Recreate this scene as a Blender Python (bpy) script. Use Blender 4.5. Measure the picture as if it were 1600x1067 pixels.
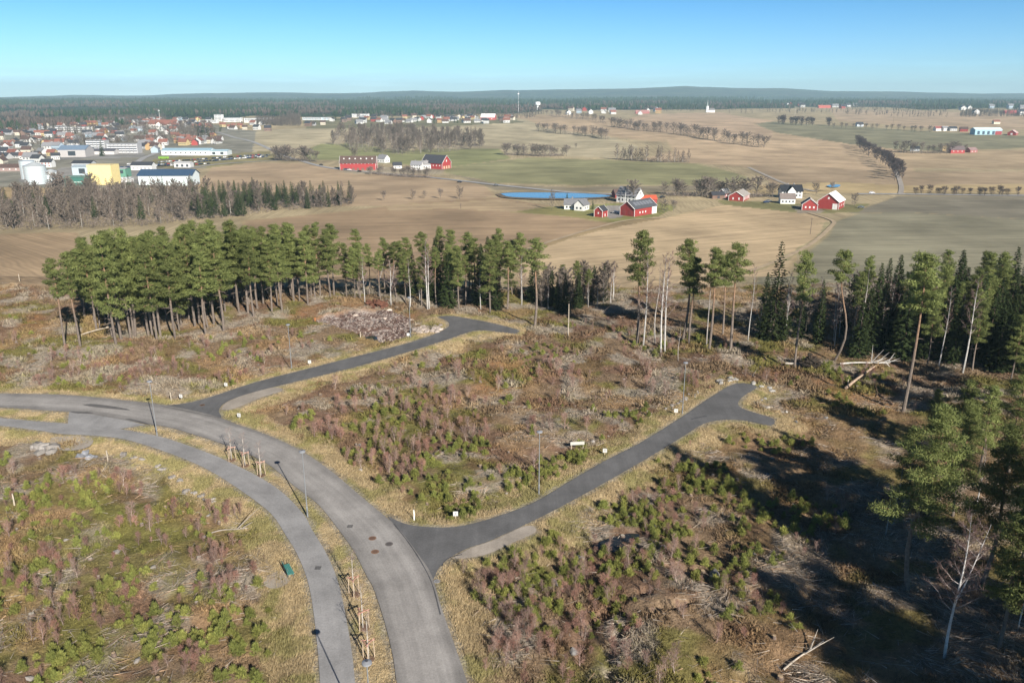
import bpy, math, random
import numpy as np
from mathutils import Vector
from mathutils.geometry import tessellate_polygon
R = math.radians
sc = bpy.context.scene
for o in list(bpy.data.objects): bpy.data.objects.remove(o)
COL = sc.collection
# ------------------------------------------------------------------ camera, sky, sun, exposure
H, FPX = 45.0, 1244.0                       # drone height above the plateau (m), focal length in photo pixels
PITCH = math.atan((533.5 - 150) / FPX)
cp_, sp_ = math.cos(PITCH), math.sin(PITCH)
cam = bpy.data.cameras.new('camera'); camo = bpy.data.objects.new('camera', cam); COL.objects.link(camo)
camo.location = (0, 0, H); camo.rotation_euler = (R(90) - PITCH, 0, 0)
cam.sensor_width = 36; cam.lens = 36 * FPX / 1600; cam.clip_start = 0.5; cam.clip_end = 60000
sc.camera = camo
SUN_EL = R(27); SH = Vector((0.469, -0.883)).normalized()
w = bpy.data.worlds.new('World'); sc.world = w; w.use_nodes = True
nt = w.node_tree; nt.nodes.clear()
wo = nt.nodes.new('ShaderNodeOutputWorld'); bg = nt.nodes.new('ShaderNodeBackground'); sky = nt.nodes.new('ShaderNodeTexSky')
sky.sky_type = 'NISHITA'; sky.sun_disc = False; sky.sun_elevation = SUN_EL; sky.sun_rotation = math.atan2(SH.x, SH.y)
sky.air_density = 1.0; sky.dust_density = 0.0; sky.ozone_density = 3.0; sky.altitude = 0
# the sky's colour deepens from pale cyan at the horizon to azure above
tc = nt.nodes.new('ShaderNodeTexCoord'); sx = nt.nodes.new('ShaderNodeSeparateXYZ'); nt.links.new(tc.outputs['Generated'], sx.inputs[0])
mr_ = nt.nodes.new('ShaderNodeMapRange'); mr_.inputs[1].default_value = 0.0; mr_.inputs[2].default_value = 0.11; nt.links.new(sx.outputs[2], mr_.inputs[0])
grad = nt.nodes.new('ShaderNodeMix'); grad.data_type = 'VECTOR'; nt.links.new(mr_.outputs[0], grad.inputs[0])
grad.inputs[4].default_value = (0.72, 1.12, 1.70); grad.inputs[5].default_value = (0.33, 0.76, 1.20)
zen = nt.nodes.new('ShaderNodeMapRange'); zen.inputs[1].default_value = 0.13; zen.inputs[2].default_value = 0.5; zen.inputs[3].default_value = 1.0; zen.inputs[4].default_value = 0.28; nt.links.new(sx.outputs[2], zen.inputs[0])
gz = nt.nodes.new('ShaderNodeVectorMath'); gz.operation = 'SCALE'; nt.links.new(grad.outputs[1], gz.inputs[0]); nt.links.new(zen.outputs[0], gz.inputs['Scale'])
tint = nt.nodes.new('ShaderNodeVectorMath'); tint.operation = 'MULTIPLY'
nt.links.new(sky.outputs[0], tint.inputs[0]); nt.links.new(gz.outputs[0], tint.inputs[1]); 
# thin far clouds low over the hills
cm = nt.nodes.new('ShaderNodeMapping'); cm.inputs['Scale'].default_value = (5, 5, 70); nt.links.new(tc.outputs['Generated'], cm.inputs[0])
cn = nt.nodes.new('ShaderNodeTexNoise'); cn.inputs['Scale'].default_value = 1.6; cn.inputs['Detail'].default_value = 6; nt.links.new(cm.outputs[0], cn.inputs['Vector'])
c1 = nt.nodes.new('ShaderNodeMapRange'); c1.inputs[1].default_value = 0.52; c1.inputs[2].default_value = 0.72; nt.links.new(cn.outputs['Fac'], c1.inputs[0])
c2 = nt.nodes.new('ShaderNodeMapRange'); c2.inputs[1].default_value = 0.045; c2.inputs[2].default_value = 0.012; c2.inputs[4].default_value = 0.15; nt.links.new(sx.outputs[2], c2.inputs[0])
c3 = nt.nodes.new('ShaderNodeMath'); c3.operation = 'MULTIPLY_ADD'; c3.inputs[2].default_value = 1.0; nt.links.new(c1.outputs[0], c3.inputs[0]); nt.links.new(c2.outputs[0], c3.inputs[1])
c4 = nt.nodes.new('ShaderNodeVectorMath'); c4.operation = 'SCALE'; nt.links.new(tint.outputs[0], c4.inputs[0]); nt.links.new(c3.outputs[0], c4.inputs['Scale']); nt.links.new(c4.outputs[0], bg.inputs[0])
bg.inputs[1].default_value = 0.06
nt.links.new(bg.outputs[0], wo.inputs[0])
sl = bpy.data.lights.new('sun', 'SUN'); sl.energy = 5.0; sl.angle = R(0.5); sl.color = (1.0, 0.93, 0.83)
so = bpy.data.objects.new('sun', sl); COL.objects.link(so); so.location = (60, -110, 160)
so.rotation_euler = Vector((-SH.x * math.cos(SUN_EL), -SH.y * math.cos(SUN_EL), -math.sin(SUN_EL))).to_track_quat('-Z', 'Y').to_euler()
vs = sc.view_settings; vs.view_transform = 'Standard'; vs.look = 'None'; vs.exposure = 0.80; vs.gamma = 1.0; vs.use_curve_mapping = False
cy = sc.cycles
cy.use_denoising = True; cy.denoising_prefilter = 'ACCURATE'; cy.use_adaptive_sampling = False; cy.sample_clamp_direct = 6.0; cy.sample_clamp_indirect = 2.0; cy.max_bounces = 5; cy.diffuse_bounces = 2; cy.glossy_bounces = 2; cy.transmission_bounces = 2
cy.volume_bounces = 0; cy.transparent_max_bounces = 4; cy.caustics_reflective = False; cy.caustics_refractive = False
HAZE = 9.0e-5

# ------------------------------------------------------------------ noise, terrain, projection
def hsh(ix, iy, s):
    n = (ix * 374761393 + iy * 668265263 + s * 144269504) & 0xffffffff
    n = ((n ^ (n >> 13)) * 1274126177) & 0xffffffff
    return ((n ^ (n >> 16)) & 0xffff) / 65535.0
def vn(x, y, s=0):
    x = np.asarray(x, float); y = np.asarray(y, float)
    fx = np.floor(x); fy = np.floor(y); ix = fx.astype(np.int64); iy = fy.astype(np.int64)
    a = x - fx; b = y - fy; a = a * a * (3 - 2 * a); b = b * b * (3 - 2 * b)
    return (hsh(ix, iy, s) * (1 - a) + hsh(ix + 1, iy, s) * a) * (1 - b) + (hsh(ix, iy + 1, s) * (1 - a) + hsh(ix + 1, iy + 1, s) * a) * b
def fbm(x, y, k=4, s=0):
    t = 0.0; a = 0.5; n = 0.0
    for i in range(k):
        t = t + a * vn(np.asarray(x) * 2 ** i + 17.3 * i, np.asarray(y) * 2 ** i + 9.1 * i, s + i); n += a; a *= 0.5
    return t / n
def ss(a, b, x):
    t = np.clip((np.asarray(x, float) - a) / (b - a), 0, 1); return t * t * (3 - 2 * t)
RX = [-900, -200, 0, 100, 200, 300, 400, 480, 560, 650, 720, 800, 900, 1000, 1070, 1150, 1220, 1300, 1400, 1500, 1600, 1800, 2500]
RT = [150, 150, 150, 148, 149, 146, 145, 145, 145, 142, 143, 141, 141, 139, 136.5, 139, 139, 143, 144, 146, 146, 147, 150]
def zt(x, y):
    """height of the land without the small bumps of the clearing"""
    x = np.asarray(x, float); y = np.asarray(y, float)
    z = -30 * ss(185, 345, y) + 20 * ss(850, 2100, y) + 10 * ss(2000, 3600, y)
    z = z + (fbm(x / 240, y / 240, 3, 5) - 0.5) * 7 * ss(420, 800, y)
    u = 800 + FPX * x / np.maximum(y * 0.956, 1)
    top = np.interp(u, RX, RT)
    ridge = 28 + (150 - top) * 9.5 + (fbm(x / 700, y / 700, 3, 8) - 0.5) * 30
    g = np.exp(-((y - 10000) / 1500) ** 2)
    z = z + (ridge - z) * g * (y > 500)
    r2 = 8 + (fbm(x / 900, y / 900, 3, 21) - 0.5) * 70
    g2 = np.exp(-((y - 5900) / 900) ** 2) * (1 - g)
    z = z + (r2 - z) * g2 * 0.8
    return z
def ray(px, py):
    u = (px - 800) / FPX; v = (py - 533.5) / FPX
    return np.array([u, cp_ - v * sp_, -sp_ - v * cp_])
_T = np.geomspace(30, 12300, 900)
def P(px, py):
    """the ground point seen at a pixel of the photograph"""
    d = ray(px, py)
    f = H + _T * d[2] - zt(_T * d[0], _T * d[1])
    i = int(np.argmax(f < 0)); i = i if f[i] < 0 else len(_T) - 1
    a, b = _T[max(i - 1, 0)], _T[i]
    for _ in range(22):
        m = (a + b) / 2
        if H + m * d[2] - zt(m * d[0], m * d[1]) < 0: b = m
        else: a = m
    return np.array([b * d[0], b * d[1], float(zt(b * d[0], b * d[1]))])
def proj(x, y, z):
    zc = y * cp_ + (H - z) * sp_
    return 800 + FPX * x / zc, 533.5 + FPX * ((H - z) * cp_ - y * sp_) / zc
def hgt(p, ty):
    """height of an upright thing standing at p whose top shows at row ty"""
    d = ray(800, ty); return H + d[2] / d[1] * p[1] - p[2]
def PP(pts): return np.array([P(*q)[:2] for q in pts])
def inpoly(poly, x, y):
    x = np.asarray(x); y = np.asarray(y); r = np.zeros(x.shape, bool); n = len(poly)
    for i in range(n):
        x0, y0 = poly[i]; x1, y1 = poly[(i + 1) % n]
        if y0 == y1: continue
        c = ((y0 > y) != (y1 > y)) & (x < (x1 - x0) * (y - y0) / (y1 - y0) + x0); r ^= c
    return r
def pdist(poly, x, y, closed=True):
    x = np.asarray(x, float); y = np.asarray(y, float); r = np.full(x.shape, 1e9); n = len(poly)
    for i in range(n if closed else n - 1):
        a = poly[i]; b = poly[(i + 1) % n]; d = b - a; L = max(d @ d, 1e-9)
        t = np.clip(((x - a[0]) * d[0] + (y - a[1]) * d[1]) / L, 0, 1)
        r = np.minimum(r, (x - a[0] - t * d[0]) ** 2 + (y - a[1] - t * d[1]) ** 2)
    return np.sqrt(r)
def catmull(pts, k=5):
    pts = np.asarray(pts, float); n = len(pts); out = []
    for i in range(n - 1):
        p0, p1, p2, p3 = pts[max(i - 1, 0)], pts[i], pts[i + 1], pts[min(i + 2, n - 1)]
        for j in range(k):
            t = j / k
            out.append(0.5 * (2 * p1 + (p2 - p0) * t + (2 * p0 - 5 * p1 + 4 * p2 - p3) * t * t + (3 * p1 - p0 - 3 * p2 + p3) * t ** 3))
    out.append(pts[-1]); return np.array(out)
def resample(pts, n):
    s = np.r_[0, np.cumsum(np.linalg.norm(np.diff(pts, axis=0), axis=1))]; t = np.linspace(0, s[-1], n)
    return np.stack([np.interp(t, s, pts[:, i]) for i in range(pts.shape[1])], 1)

# ------------------------------------------------------------------ roads as traced on the ground
MR_R = [(-160, 613), (-60, 613.5), (0, 615), (100, 617), (180, 624), (250, 632), (300, 641), (342, 652), (370, 663), (400, 673), (440, 689), (480, 710), (520, 738), (560, 772), (590, 797), (615, 818), (636, 842), (655, 868), (674, 897.5), (690, 950), (707.7, 1000), (725, 1050), (750, 1130), (775, 1230)]
MR_L = [(-160, 638), (-60, 636.5), (0, 636.5), (67, 641), (107, 643.6), (146, 648), (225, 662), (264, 668), (309, 681), (345, 693), (412, 721), (457, 757), (497, 788), (525, 822), (553, 861), (573, 900), (582.6, 917), (597.6, 960), (612.6, 1018), (620, 1067), (630, 1130), (640, 1230)]
PA_O = [(-160, 662), (-60, 660), (0, 665), (67, 673.6), (95.6, 678), (150, 681), (197, 687), (253, 704), (300, 722), (336.5, 740.5), (384, 771.5), (424, 803), (447, 837), (464, 865), (480, 905), (489, 950), (496, 1012), (500, 1067), (500, 1130), (498, 1230)]
PA_I = [(-160, 646), (-60, 647), (0, 653), (50, 657.6), (109, 662), (140, 664), (180, 669), (225, 677), (267, 687), (326, 708), (356, 721), (401, 743), (440.5, 768.7), (474, 803), (487.6, 827.5), (507.6, 860), (522.6, 892.6), (532.6, 925), (542.6, 975), (550, 1020), (555, 1067), (560, 1130), (566, 1230)]
SA = [(250, 634), (275, 632), (300, 628), (330, 620), (400, 597), (480, 576.5), (560, 556), (620, 541), (660, 529), (688, 518), (702, 509), (698, 501), (685, 495), (708, 494), (735, 498.5), (760, 503), (808, 515), (805, 521), (780, 518.5), (755, 516), (735, 518), (700, 530), (640, 549), (560, 572), (480, 592), (430, 604), (385, 616), (360, 625), (346, 634), (342, 643), (346, 652), (330, 655), (280, 645)]
SB = [(606, 806), (630, 817), (660, 822.5), (710, 823), (760, 812), (830, 787), (890, 752), (945, 720), (1000, 692), (1060, 655), (1110, 621), (1150, 599), (1183, 604), (1163, 618), (1153, 630), (1160, 638), (1180, 645), (1208, 654), (1205, 665), (1165, 657), (1130, 656), (1100, 662), (1070, 680), (1030, 705), (975, 737), (920, 768), (870, 795), (830, 815), (770, 843), (735, 855), (708, 868), (688, 884), (677, 905), (672, 905), (650, 880), (625, 840)]
mr_r = resample(catmull(PP(MR_R), 4), 260); mr_l = resample(catmull(PP(MR_L), 4), 260)
pa_o = resample(catmull(PP(PA_O), 4), 240); pa_i = resample(catmull(PP(PA_I), 4), 240)
mr = np.r_[mr_l, mr_r[::-1]]; pa = np.r_[pa_o, pa_i[::-1]]
sa = PP(SA); sb = PP(SB)
link_ = PP([(108, 642), (150, 646), (190, 655), (228, 664), (182, 671), (140, 666), (106, 663)])
ga = PP([(346, 640), (352, 630), (375, 619), (410, 607), (436, 606), (440, 611), (405, 622), (380, 633), (360, 640)])
gb = PP([(706, 872), (735, 856), (775, 842), (815, 823), (833, 822), (836, 832), (800, 848), (760, 866), (725, 872)])
gc_ = PP([(80, 684), (100, 681), (143, 684), (140, 697), (112, 704), (78, 700)])
pit = PP([(481, 496), (515, 489), (553, 482), (604, 479), (639, 490), (644, 512), (641, 526), (604, 533), (566, 523), (534, 513), (505, 505)])
RUTS = [catmull(PP(q), 3) for q in ([(1010, 920), (955, 940), (915, 978), (903, 1020), (915, 1062)], [(1080, 935), (1000, 958), (960, 1000), (955, 1050), (975, 1090)], [(880, 905), (930, 880), (1010, 868), (1090, 880)])]
RP = [mr[::6], pa[::6], sa, sb, link_, ga, gb]
def rdist(x, y):
    """distance outside the nearest road, path or apron (0 on it)"""
    x = np.asarray(x, float); y = np.asarray(y, float); r = np.full(x.shape, 1e3)
    m = (y < 215) & (y > 10)
    if m.any():
        q = np.full(m.sum(), 1e3)
        for p in RP:
            d = pdist(p, x[m], y[m]); d[inpoly(p, x[m], y[m])] = 0; q = np.minimum(q, d)
        r[m] = q
    return r
def zg(x, y, rd=None):
    """height of the ground, bumps included"""
    x = np.atleast_1d(np.asarray(x, float)); y = np.atleast_1d(np.asarray(y, float))
    if rd is None: rd = rdist(x, y)
    m = ss(0.6, 5, rd) * (1 - ss(190, 260, y))
    b = (fbm(x / 9, y / 9, 3, 31) - 0.72) * 2.1 + (fbm(x / 1.7, y / 1.7, 2, 37) - 0.5) * 0.42
    for q in RUTS: b = b - 0.6 * np.exp(-((pdist(q, x, y, False) + 0.8 * (fbm(x / 1.3, y / 1.3, 2, 9) - 0.5)) / 0.5) ** 2) * ss(0.3, 0.5, fbm(x / 3, y / 3, 2, 19)) + 0.08 * np.exp(-((pdist(q, x, y, False) - 1.1) / 0.5) ** 2)
    ip = inpoly(pit, x, y)
    b = np.where(ip, -1.1 + (fbm(x / 2.2, y / 2.2, 3, 41) - 0.5) * 1.3, b)
    return zt(x, y) + b * m - 0.05 * (1 - m) * (y < 260)
def G1(x, y): return float(zg(x, y)[0])

# ------------------------------------------------------------------ materials
def base_mat(name, rough=0.9, spec=0.15):
    m = bpy.data.materials.new(name); m.use_nodes = True; n = m.node_tree
    b = n.nodes['Principled BSDF']; b.inputs['Roughness'].default_value = rough; b.inputs['Specular IOR Level'].default_value = spec
    return m, n, b
def nz(n, scale, detail=4, vec=None, rough=0.6):
    t = n.nodes.new('ShaderNodeTexNoise'); t.inputs['Scale'].default_value = scale; t.inputs['Detail'].default_value = detail; t.inputs['Roughness'].default_value = rough
    if vec is not None: n.links.new(vec, t.inputs['Vector'])
    return t.outputs['Fac']
def mrange(n, v, a, b, c, d):
    t = n.nodes.new('ShaderNodeMapRange'); n.links.new(v, t.inputs[0])
    for i, q in enumerate((a, b, c, d)): t.inputs[i + 1].default_value = q
    return t.outputs[0]
def vmul(n, col, f):
    t = n.nodes.new('ShaderNodeVectorMath'); t.operation = 'SCALE'; n.links.new(col, t.inputs[0]); n.links.new(f, t.inputs['Scale']); return t.outputs[0]
def mth(n, op, a, b):
    t = n.nodes.new('ShaderNodeMath'); t.operation = op
    for i, q in enumerate((a, b)):
        if isinstance(q, (int, float)): t.inputs[i].default_value = q
        else: n.links.new(q, t.inputs[i])
    return t.outputs[0]
def attr(n, name, out='Color'):
    a = n.nodes.new('ShaderNodeAttribute'); a.attribute_name = name; return a.outputs[out]
def geo_pos(n): return n.nodes.new('ShaderNodeNewGeometry').outputs['Position']
def cmat(name, rough=0.9, spec=0.1, scale=1.5, amt=0.25, rnd=0.0, transl=0.0, obj=False, bump=0.0):
    """colour from the mesh's Col attribute, varied by noise and from object to object"""
    m, n, b = base_mat(name, rough, spec)
    pos = n.nodes.new('ShaderNodeTexCoord').outputs['Object'] if obj else geo_pos(n)
    f = nz(n, scale, 4, pos); g = mrange(n, f, 0.3, 0.7, 1 - amt, 1 + amt)
    if rnd:
        oi = n.nodes.new('ShaderNodeObjectInfo'); g = mth(n, 'MULTIPLY', g, mrange(n, oi.outputs['Random'], 0, 1, 1 - rnd, 1 + rnd))
    c = vmul(n, attr(n, 'Col'), g); n.links.new(c, b.inputs['Base Color'])
    if bump:
        bp = n.nodes.new('ShaderNodeBump'); bp.inputs['Strength'].default_value = bump; n.links.new(f, bp.inputs['Height']); n.links.new(bp.outputs[0], b.inputs['Normal'])
    if transl:
        tr = n.nodes.new('ShaderNodeBsdfTranslucent'); n.links.new(c, tr.inputs[0])
        mx = n.nodes.new('ShaderNodeMixShader'); mx.inputs[0].default_value = transl
        n.links.new(b.outputs[0], mx.inputs[1]); n.links.new(tr.outputs[0], mx.inputs[2]); n.links.new(mx.outputs[0], n.nodes['Material Output'].inputs[0])
    return m
M = {}
M['leaf'] = cmat('needles', 0.7, 0.2, 0.6, 0.25, 0.22, 0.36)
M['twig'] = cmat('twigs', 0.85, 0.1, 0.8, 0.2, 0.18, 0.1)
M['bark'] = cmat('bark', 0.9, 0.1, 2.5, 0.3, 0.1, obj=True, bump=0.4)
M['plant'] = cmat('ground_plants', 0.85, 0.1, 0.5, 0.2, 0, 0.25)
M['paint'] = cmat('painted', 0.6, 0.3, 0.7, 0.08, 0.04)
M['roof'] = cmat('roofing', 0.7, 0.25, 0.8, 0.15, 0.08)
M['metal'] = cmat('metal', 0.35, 0.5, 1.0, 0.08)
M['stone'] = cmat('stone', 0.9, 0.15, 1.4, 0.3, 0.1, bump=0.5)
M['wood'] = cmat('timber', 0.85, 0.1, 3.0, 0.25, bump=0.3)
M['carpaint'] = cmat('car_paint', 0.25, 0.5, 0.5, 0.05)
def ground_mat():
    m, n, b = base_mat('land', 0.95, 0.05)
    pos = geo_pos(n); cl = attr(n, 'clear', 'Fac'); fuv = attr(n, 'fuv', 'Vector')
    a1 = mrange(n, nz(n, 0.55, 6, pos, 0.7), 0.3, 0.7, 0.6, 1.45)
    a2 = mrange(n, nz(n, 3.2, 4, pos, 0.7), 0.3, 0.7, 0.7, 1.3)
    near = mth(n, 'MULTIPLY', a1, a2)
    mp = n.nodes.new('ShaderNodeMapping'); mp.inputs['Scale'].default_value = (0.16, 0.006, 1); n.links.new(fuv, mp.inputs[0])
    f1 = mrange(n, nz(n, 1.0, 4, mp.outputs[0], 0.75), 0.35, 0.65, 0.87, 1.13)
    mp2 = n.nodes.new('ShaderNodeMapping'); mp2.inputs['Scale'].default_value = (0.6, 0.012, 1); n.links.new(fuv, mp2.inputs[0])
    f1 = mth(n, 'MULTIPLY', f1, mrange(n, nz(n, 1.0, 3, mp2.outputs[0], 0.6), 0.3, 0.7, 0.88, 1.12))
    f2 = mrange(n, nz(n, 0.02, 5, pos, 0.6), 0.35, 0.65, 0.76, 1.24)
    sf = n.nodes.new('ShaderNodeSeparateXYZ'); n.links.new(fuv, sf.inputs[0])
    wob = mth(n, 'ADD', sf.outputs[0], mth(n, 'MULTIPLY', nz(n, 0.01, 2, pos), 30.0))
    tm = mth(n, 'ABSOLUTE', mth(n, 'SUBTRACT', mth(n, 'FRACT', mth(n, 'DIVIDE', wob, 14.0), 0), 0.5), 0)
    f1 = mth(n, 'MULTIPLY', f1, mrange(n, tm, 0.0, 0.09, 0.84, 1.0))
    rw = mth(n, 'SINE', mth(n, 'MULTIPLY', wob, 2.1), 0); f1 = mth(n, 'MULTIPLY', f1, mrange(n, rw, -1, 1, 0.94, 1.06))
    far = mth(n, 'MULTIPLY', f1, f2)
    mx = n.nodes.new('ShaderNodeMix'); n.links.new(cl, mx.inputs[0]); n.links.new(far, mx.inputs[2]); n.links.new(near, mx.inputs[3])
    n.links.new(vmul(n, attr(n, 'Col'), mx.outputs[0]), b.inputs['Base Color'])
    bp = n.nodes.new('ShaderNodeBump'); bp.inputs['Strength'].default_value = 0.6; bp.inputs['Distance'].default_value = 0.25
    n.links.new(near, bp.inputs['Height']); n.links.new(bp.outputs[0], b.inputs['Normal'])
    return m
def road_mat(name, col, wear, gain=0.0):
    m, n, b = base_mat(name, 0.85, 0.2)
    pos = geo_pos(n); fuv = attr(n, 'fuv', 'Vector')
    mp = n.nodes.new('ShaderNodeMapping'); mp.inputs['Scale'].default_value = (1.1, 0.03, 1); n.links.new(fuv, mp.inputs[0])
    s = mrange(n, nz(n, 1.0, 5, mp.outputs[0], 0.7), 0.3, 0.7, 1 - wear, 1 + wear)
    g = mrange(n, nz(n, 5.0, 6, pos, 0.85), 0.3, 0.7, 0.78, 1.22)
    l = mrange(n, nz(n, 0.22, 5, pos, 0.65), 0.35, 0.65, 0.82, 1.16)
    f = mth(n, 'MULTIPLY', mth(n, 'MULTIPLY', s, g), l)
    if gain:
        sx = n.nodes.new('ShaderNodeSeparateXYZ'); n.links.new(fuv, sx.inputs[0])
        e = mrange(n, mth(n, 'ABSOLUTE', sx.outputs[0], 0), 1.7, 3.0, 1.0, 1 - gain); f = mth(n, 'MULTIPLY', f, e)
    rgb = n.nodes.new('ShaderNodeRGB'); rgb.outputs[0].default_value = (*col, 1)
    n.links.new(vmul(n, rgb.outputs[0], f), b.inputs['Base Color'])
    bp = n.nodes.new('ShaderNodeBump'); bp.inputs['Strength'].default_value = 0.25; bp.inputs['Distance'].default_value = 0.02
    n.links.new(g, bp.inputs['Height']); n.links.new(bp.outputs[0], b.inputs['Normal'])
    return m
def water_mat(col, rough=0.08):
    m, n, b = base_mat('water', rough, 0.5)
    b.inputs['Base Color'].default_value = (*col, 1)
    bp = n.nodes.new('ShaderNodeBump'); bp.inputs['Strength'].default_value = 0.15; bp.inputs['Distance'].default_value = 0.1
    n.links.new(nz(n, 0.8, 3, geo_pos(n)), bp.inputs['Height']); n.links.new(bp.outputs[0], b.inputs['Normal'])
    return m

# ------------------------------------------------------------------ mesh building
def mesh(name, V, tris=None, quads=None, col=None, mat=None, smooth=False, attrs=None):
    me = bpy.data.meshes.new(name); V = np.asarray(V, np.float32)
    tris = np.zeros((0, 3), int) if tris is None or len(tris) == 0 else np.asarray(tris)
    quads = np.zeros((0, 4), int) if quads is None or len(quads) == 0 else np.asarray(quads)
    me.vertices.add(len(V)); me.vertices.foreach_set('co', V.ravel())
    li = np.r_[tris.ravel(), quads.ravel()].astype(np.int32); tot = np.r_[np.full(len(tris), 3), np.full(len(quads), 4)].astype(np.int32)
    me.loops.add(len(li)); me.loops.foreach_set('vertex_index', li)
    me.polygons.add(len(tot)); me.polygons.foreach_set('loop_start', np.r_[0, np.cumsum(tot)[:-1]].astype(np.int32))
    me.polygons.foreach_set('use_smooth', np.full(len(tot), smooth))
    if col is not None:
        col = np.asarray(col, np.float32)
        if col.ndim == 1: col = np.tile(col, (len(V), 1))
        a = me.attributes.new('Col', 'FLOAT_COLOR', 'POINT'); a.data.foreach_set('color', np.c_[col, np.ones(len(V), np.float32)].astype(np.float32).ravel())
    for k, v in (attrs or {}).items():
        v = np.asarray(v, np.float32)
        if v.ndim == 1: me.attributes.new(k, 'FLOAT', 'POINT').data.foreach_set('value', v)
        else: me.attributes.new(k, 'FLOAT_VECTOR', 'POINT').data.foreach_set('vector', v.ravel())
    me.update(calc_edges=True); me.validate()
    if mat: me.materials.append(mat)
    return me
def obj(name, me, parent=None, loc=(0, 0, 0)):
    o = bpy.data.objects.new(name, me); COL.objects.link(o); o.location = loc
    if parent: o.parent = parent
    return o
def tag(o, label, cat, group=None):
    o['label'] = label; o['category'] = cat
    if group: o['group'] = group
    return o
def struct(o, kind='structure'): o['kind'] = kind; return o
def root(name, loc, rz=0, s=1.0, label=None, cat=None, group=None):
    o = bpy.data.objects.new(name, None); COL.objects.link(o); o.location = loc; o.rotation_euler = (0, 0, rz)
    o.scale = (s, s, s) if isinstance(s, (int, float)) else s; o.empty_display_size = 0.5
    if label: tag(o, label, cat, group)
    return o
class G:
    """gathers faces for one mesh"""
    def __init__(s): s.V = []; s.T = []; s.Q = []; s.C = []; s.n = 0
    def add(s, V, T=None, Q=None, c=(0.5, 0.5, 0.5)):
        V = np.asarray(V, float); c = np.asarray(c, float)
        if c.ndim == 1: c = np.tile(c, (len(V), 1))
        s.V.append(V); s.C.append(c)
        if T is not None and len(T): s.T.append(np.asarray(T) + s.n)
        if Q is not None and len(Q): s.Q.append(np.asarray(Q) + s.n)
        s.n += len(V); return s
    def box(s, x0, x1, y0, y1, z0, z1, c, rot=0, at=(0, 0, 0), tilt=None):
        V = np.array([(x, y, z) for z in (z0, z1) for y in (y0, y1) for x in (x0, x1)], float)
        if tilt is not None: V = V @ np.asarray(tilt).T
        if rot: k, q = math.cos(rot), math.sin(rot); V = np.c_[V[:, 0] * k - V[:, 1] * q, V[:, 0] * q + V[:, 1] * k, V[:, 2]]
        return s.add(V + np.asarray(at), None, [(0, 2, 3, 1), (4, 5, 7, 6), (0, 1, 5, 4), (2, 6, 7, 3), (0, 4, 6, 2), (1, 3, 7, 5)], c)
    def tube(s, pts, rad, n=7, c=(0.5, 0.5, 0.5), cap=True):
        pts = np.asarray(pts, float); k = len(pts); rad = np.broadcast_to(np.asarray(rad, float), (k,))
        d = np.gradient(pts, axis=0); d /= np.maximum(np.linalg.norm(d, axis=1, keepdims=True), 1e-9)
        ref = np.array([1.0, 0, 0]) if abs(d[0][2]) > 0.8 else np.array([0, 0, 1.0])
        a = np.cross(d, ref); a /= np.maximum(np.linalg.norm(a, axis=1, keepdims=True), 1e-9); b = np.cross(d, a)
        t = np.linspace(0, 2 * math.pi, n, endpoint=False)
        V = (pts[:, None] + rad[:, None, None] * (a[:, None] * np.cos(t)[None, :, None] + b[:, None] * np.sin(t)[None, :, None])).reshape(-1, 3)
        i = np.arange(k - 1)[:, None] * n; j = np.arange(n)[None]; j2 = (j + 1) % n
        Q = np.stack([i + j, i + j2, i + n + j2, i + n + j], -1).reshape(-1, 4)
        T = []
        if cap: T = [(0, j2_ + 1, j2_) for j2_ in range(1, n - 1)] + [((k - 1) * n, (k - 1) * n + q, (k - 1) * n + q + 1) for q in range(1, n - 1)]
        c = np.asarray(c, float)
        if c.ndim == 2: c = np.repeat(c, n, 0)
        return s.add(V, T, Q, c)
    def blades(s, B, D, L, W, rng, c, face=None):
        n = len(B); D = D / np.maximum(np.linalg.norm(D, axis=1, keepdims=True), 1e-9)
        r = rng.normal(size=(n, 3)) * (1 if face is None else 0.3) + (0 if face is None else face); k = np.cross(D, r); k /= np.maximum(np.linalg.norm(k, axis=1, keepdims=True), 1e-9)
        W = np.broadcast_to(W, (n,))[:, None] * 0.5; L = np.broadcast_to(L, (n,))[:, None]
        V = np.stack([B - k * W, B + k * W, B + D * L], 1).reshape(-1, 3)
        c = np.asarray(c, float); c = np.repeat(c if c.ndim == 2 else np.tile(c, (n, 1)), 3, 0)
        return s.add(V, np.arange(3 * n).reshape(-1, 3), None, c)
    def gable(s, L, W, h, c, rh):
        x, y = L / 2, W / 2
        V = [(-x, -y, -1.5), (x, -y, -1.5), (x, y, -1.5), (-x, y, -1.5), (-x, -y, h), (x, -y, h), (x, y, h), (-x, y, h), (-x, 0, h + rh), (x, 0, h + rh)]
        return s.add(V, [(4, 8, 7), (5, 6, 9)], [(0, 1, 5, 4), (2, 3, 7, 6), (1, 2, 6, 5), (3, 0, 4, 7), (4, 5, 9, 8), (6, 7, 8, 9)], c)
    def roofslab(s, L, W, h, rh, c, ov=0.5, th=0.22):
        x = L / 2 + ov; y = W / 2 + ov; k = rh / (W / 2); e = h - ov * k
        for sg in (-1, 1):
            V = [(-x, sg * y, e + 0.02), (x, sg * y, e + 0.02), (x, 0, h + rh + 0.02), (-x, 0, h + rh + 0.02)]; V += [(a, b, z + th) for a, b, z in V]
            s.add(V, None, [(0, 1, 2, 3), (4, 7, 6, 5), (0, 4, 5, 1), (1, 5, 6, 2), (2, 6, 7, 3), (3, 7, 4, 0)], c)
        return s
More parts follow.
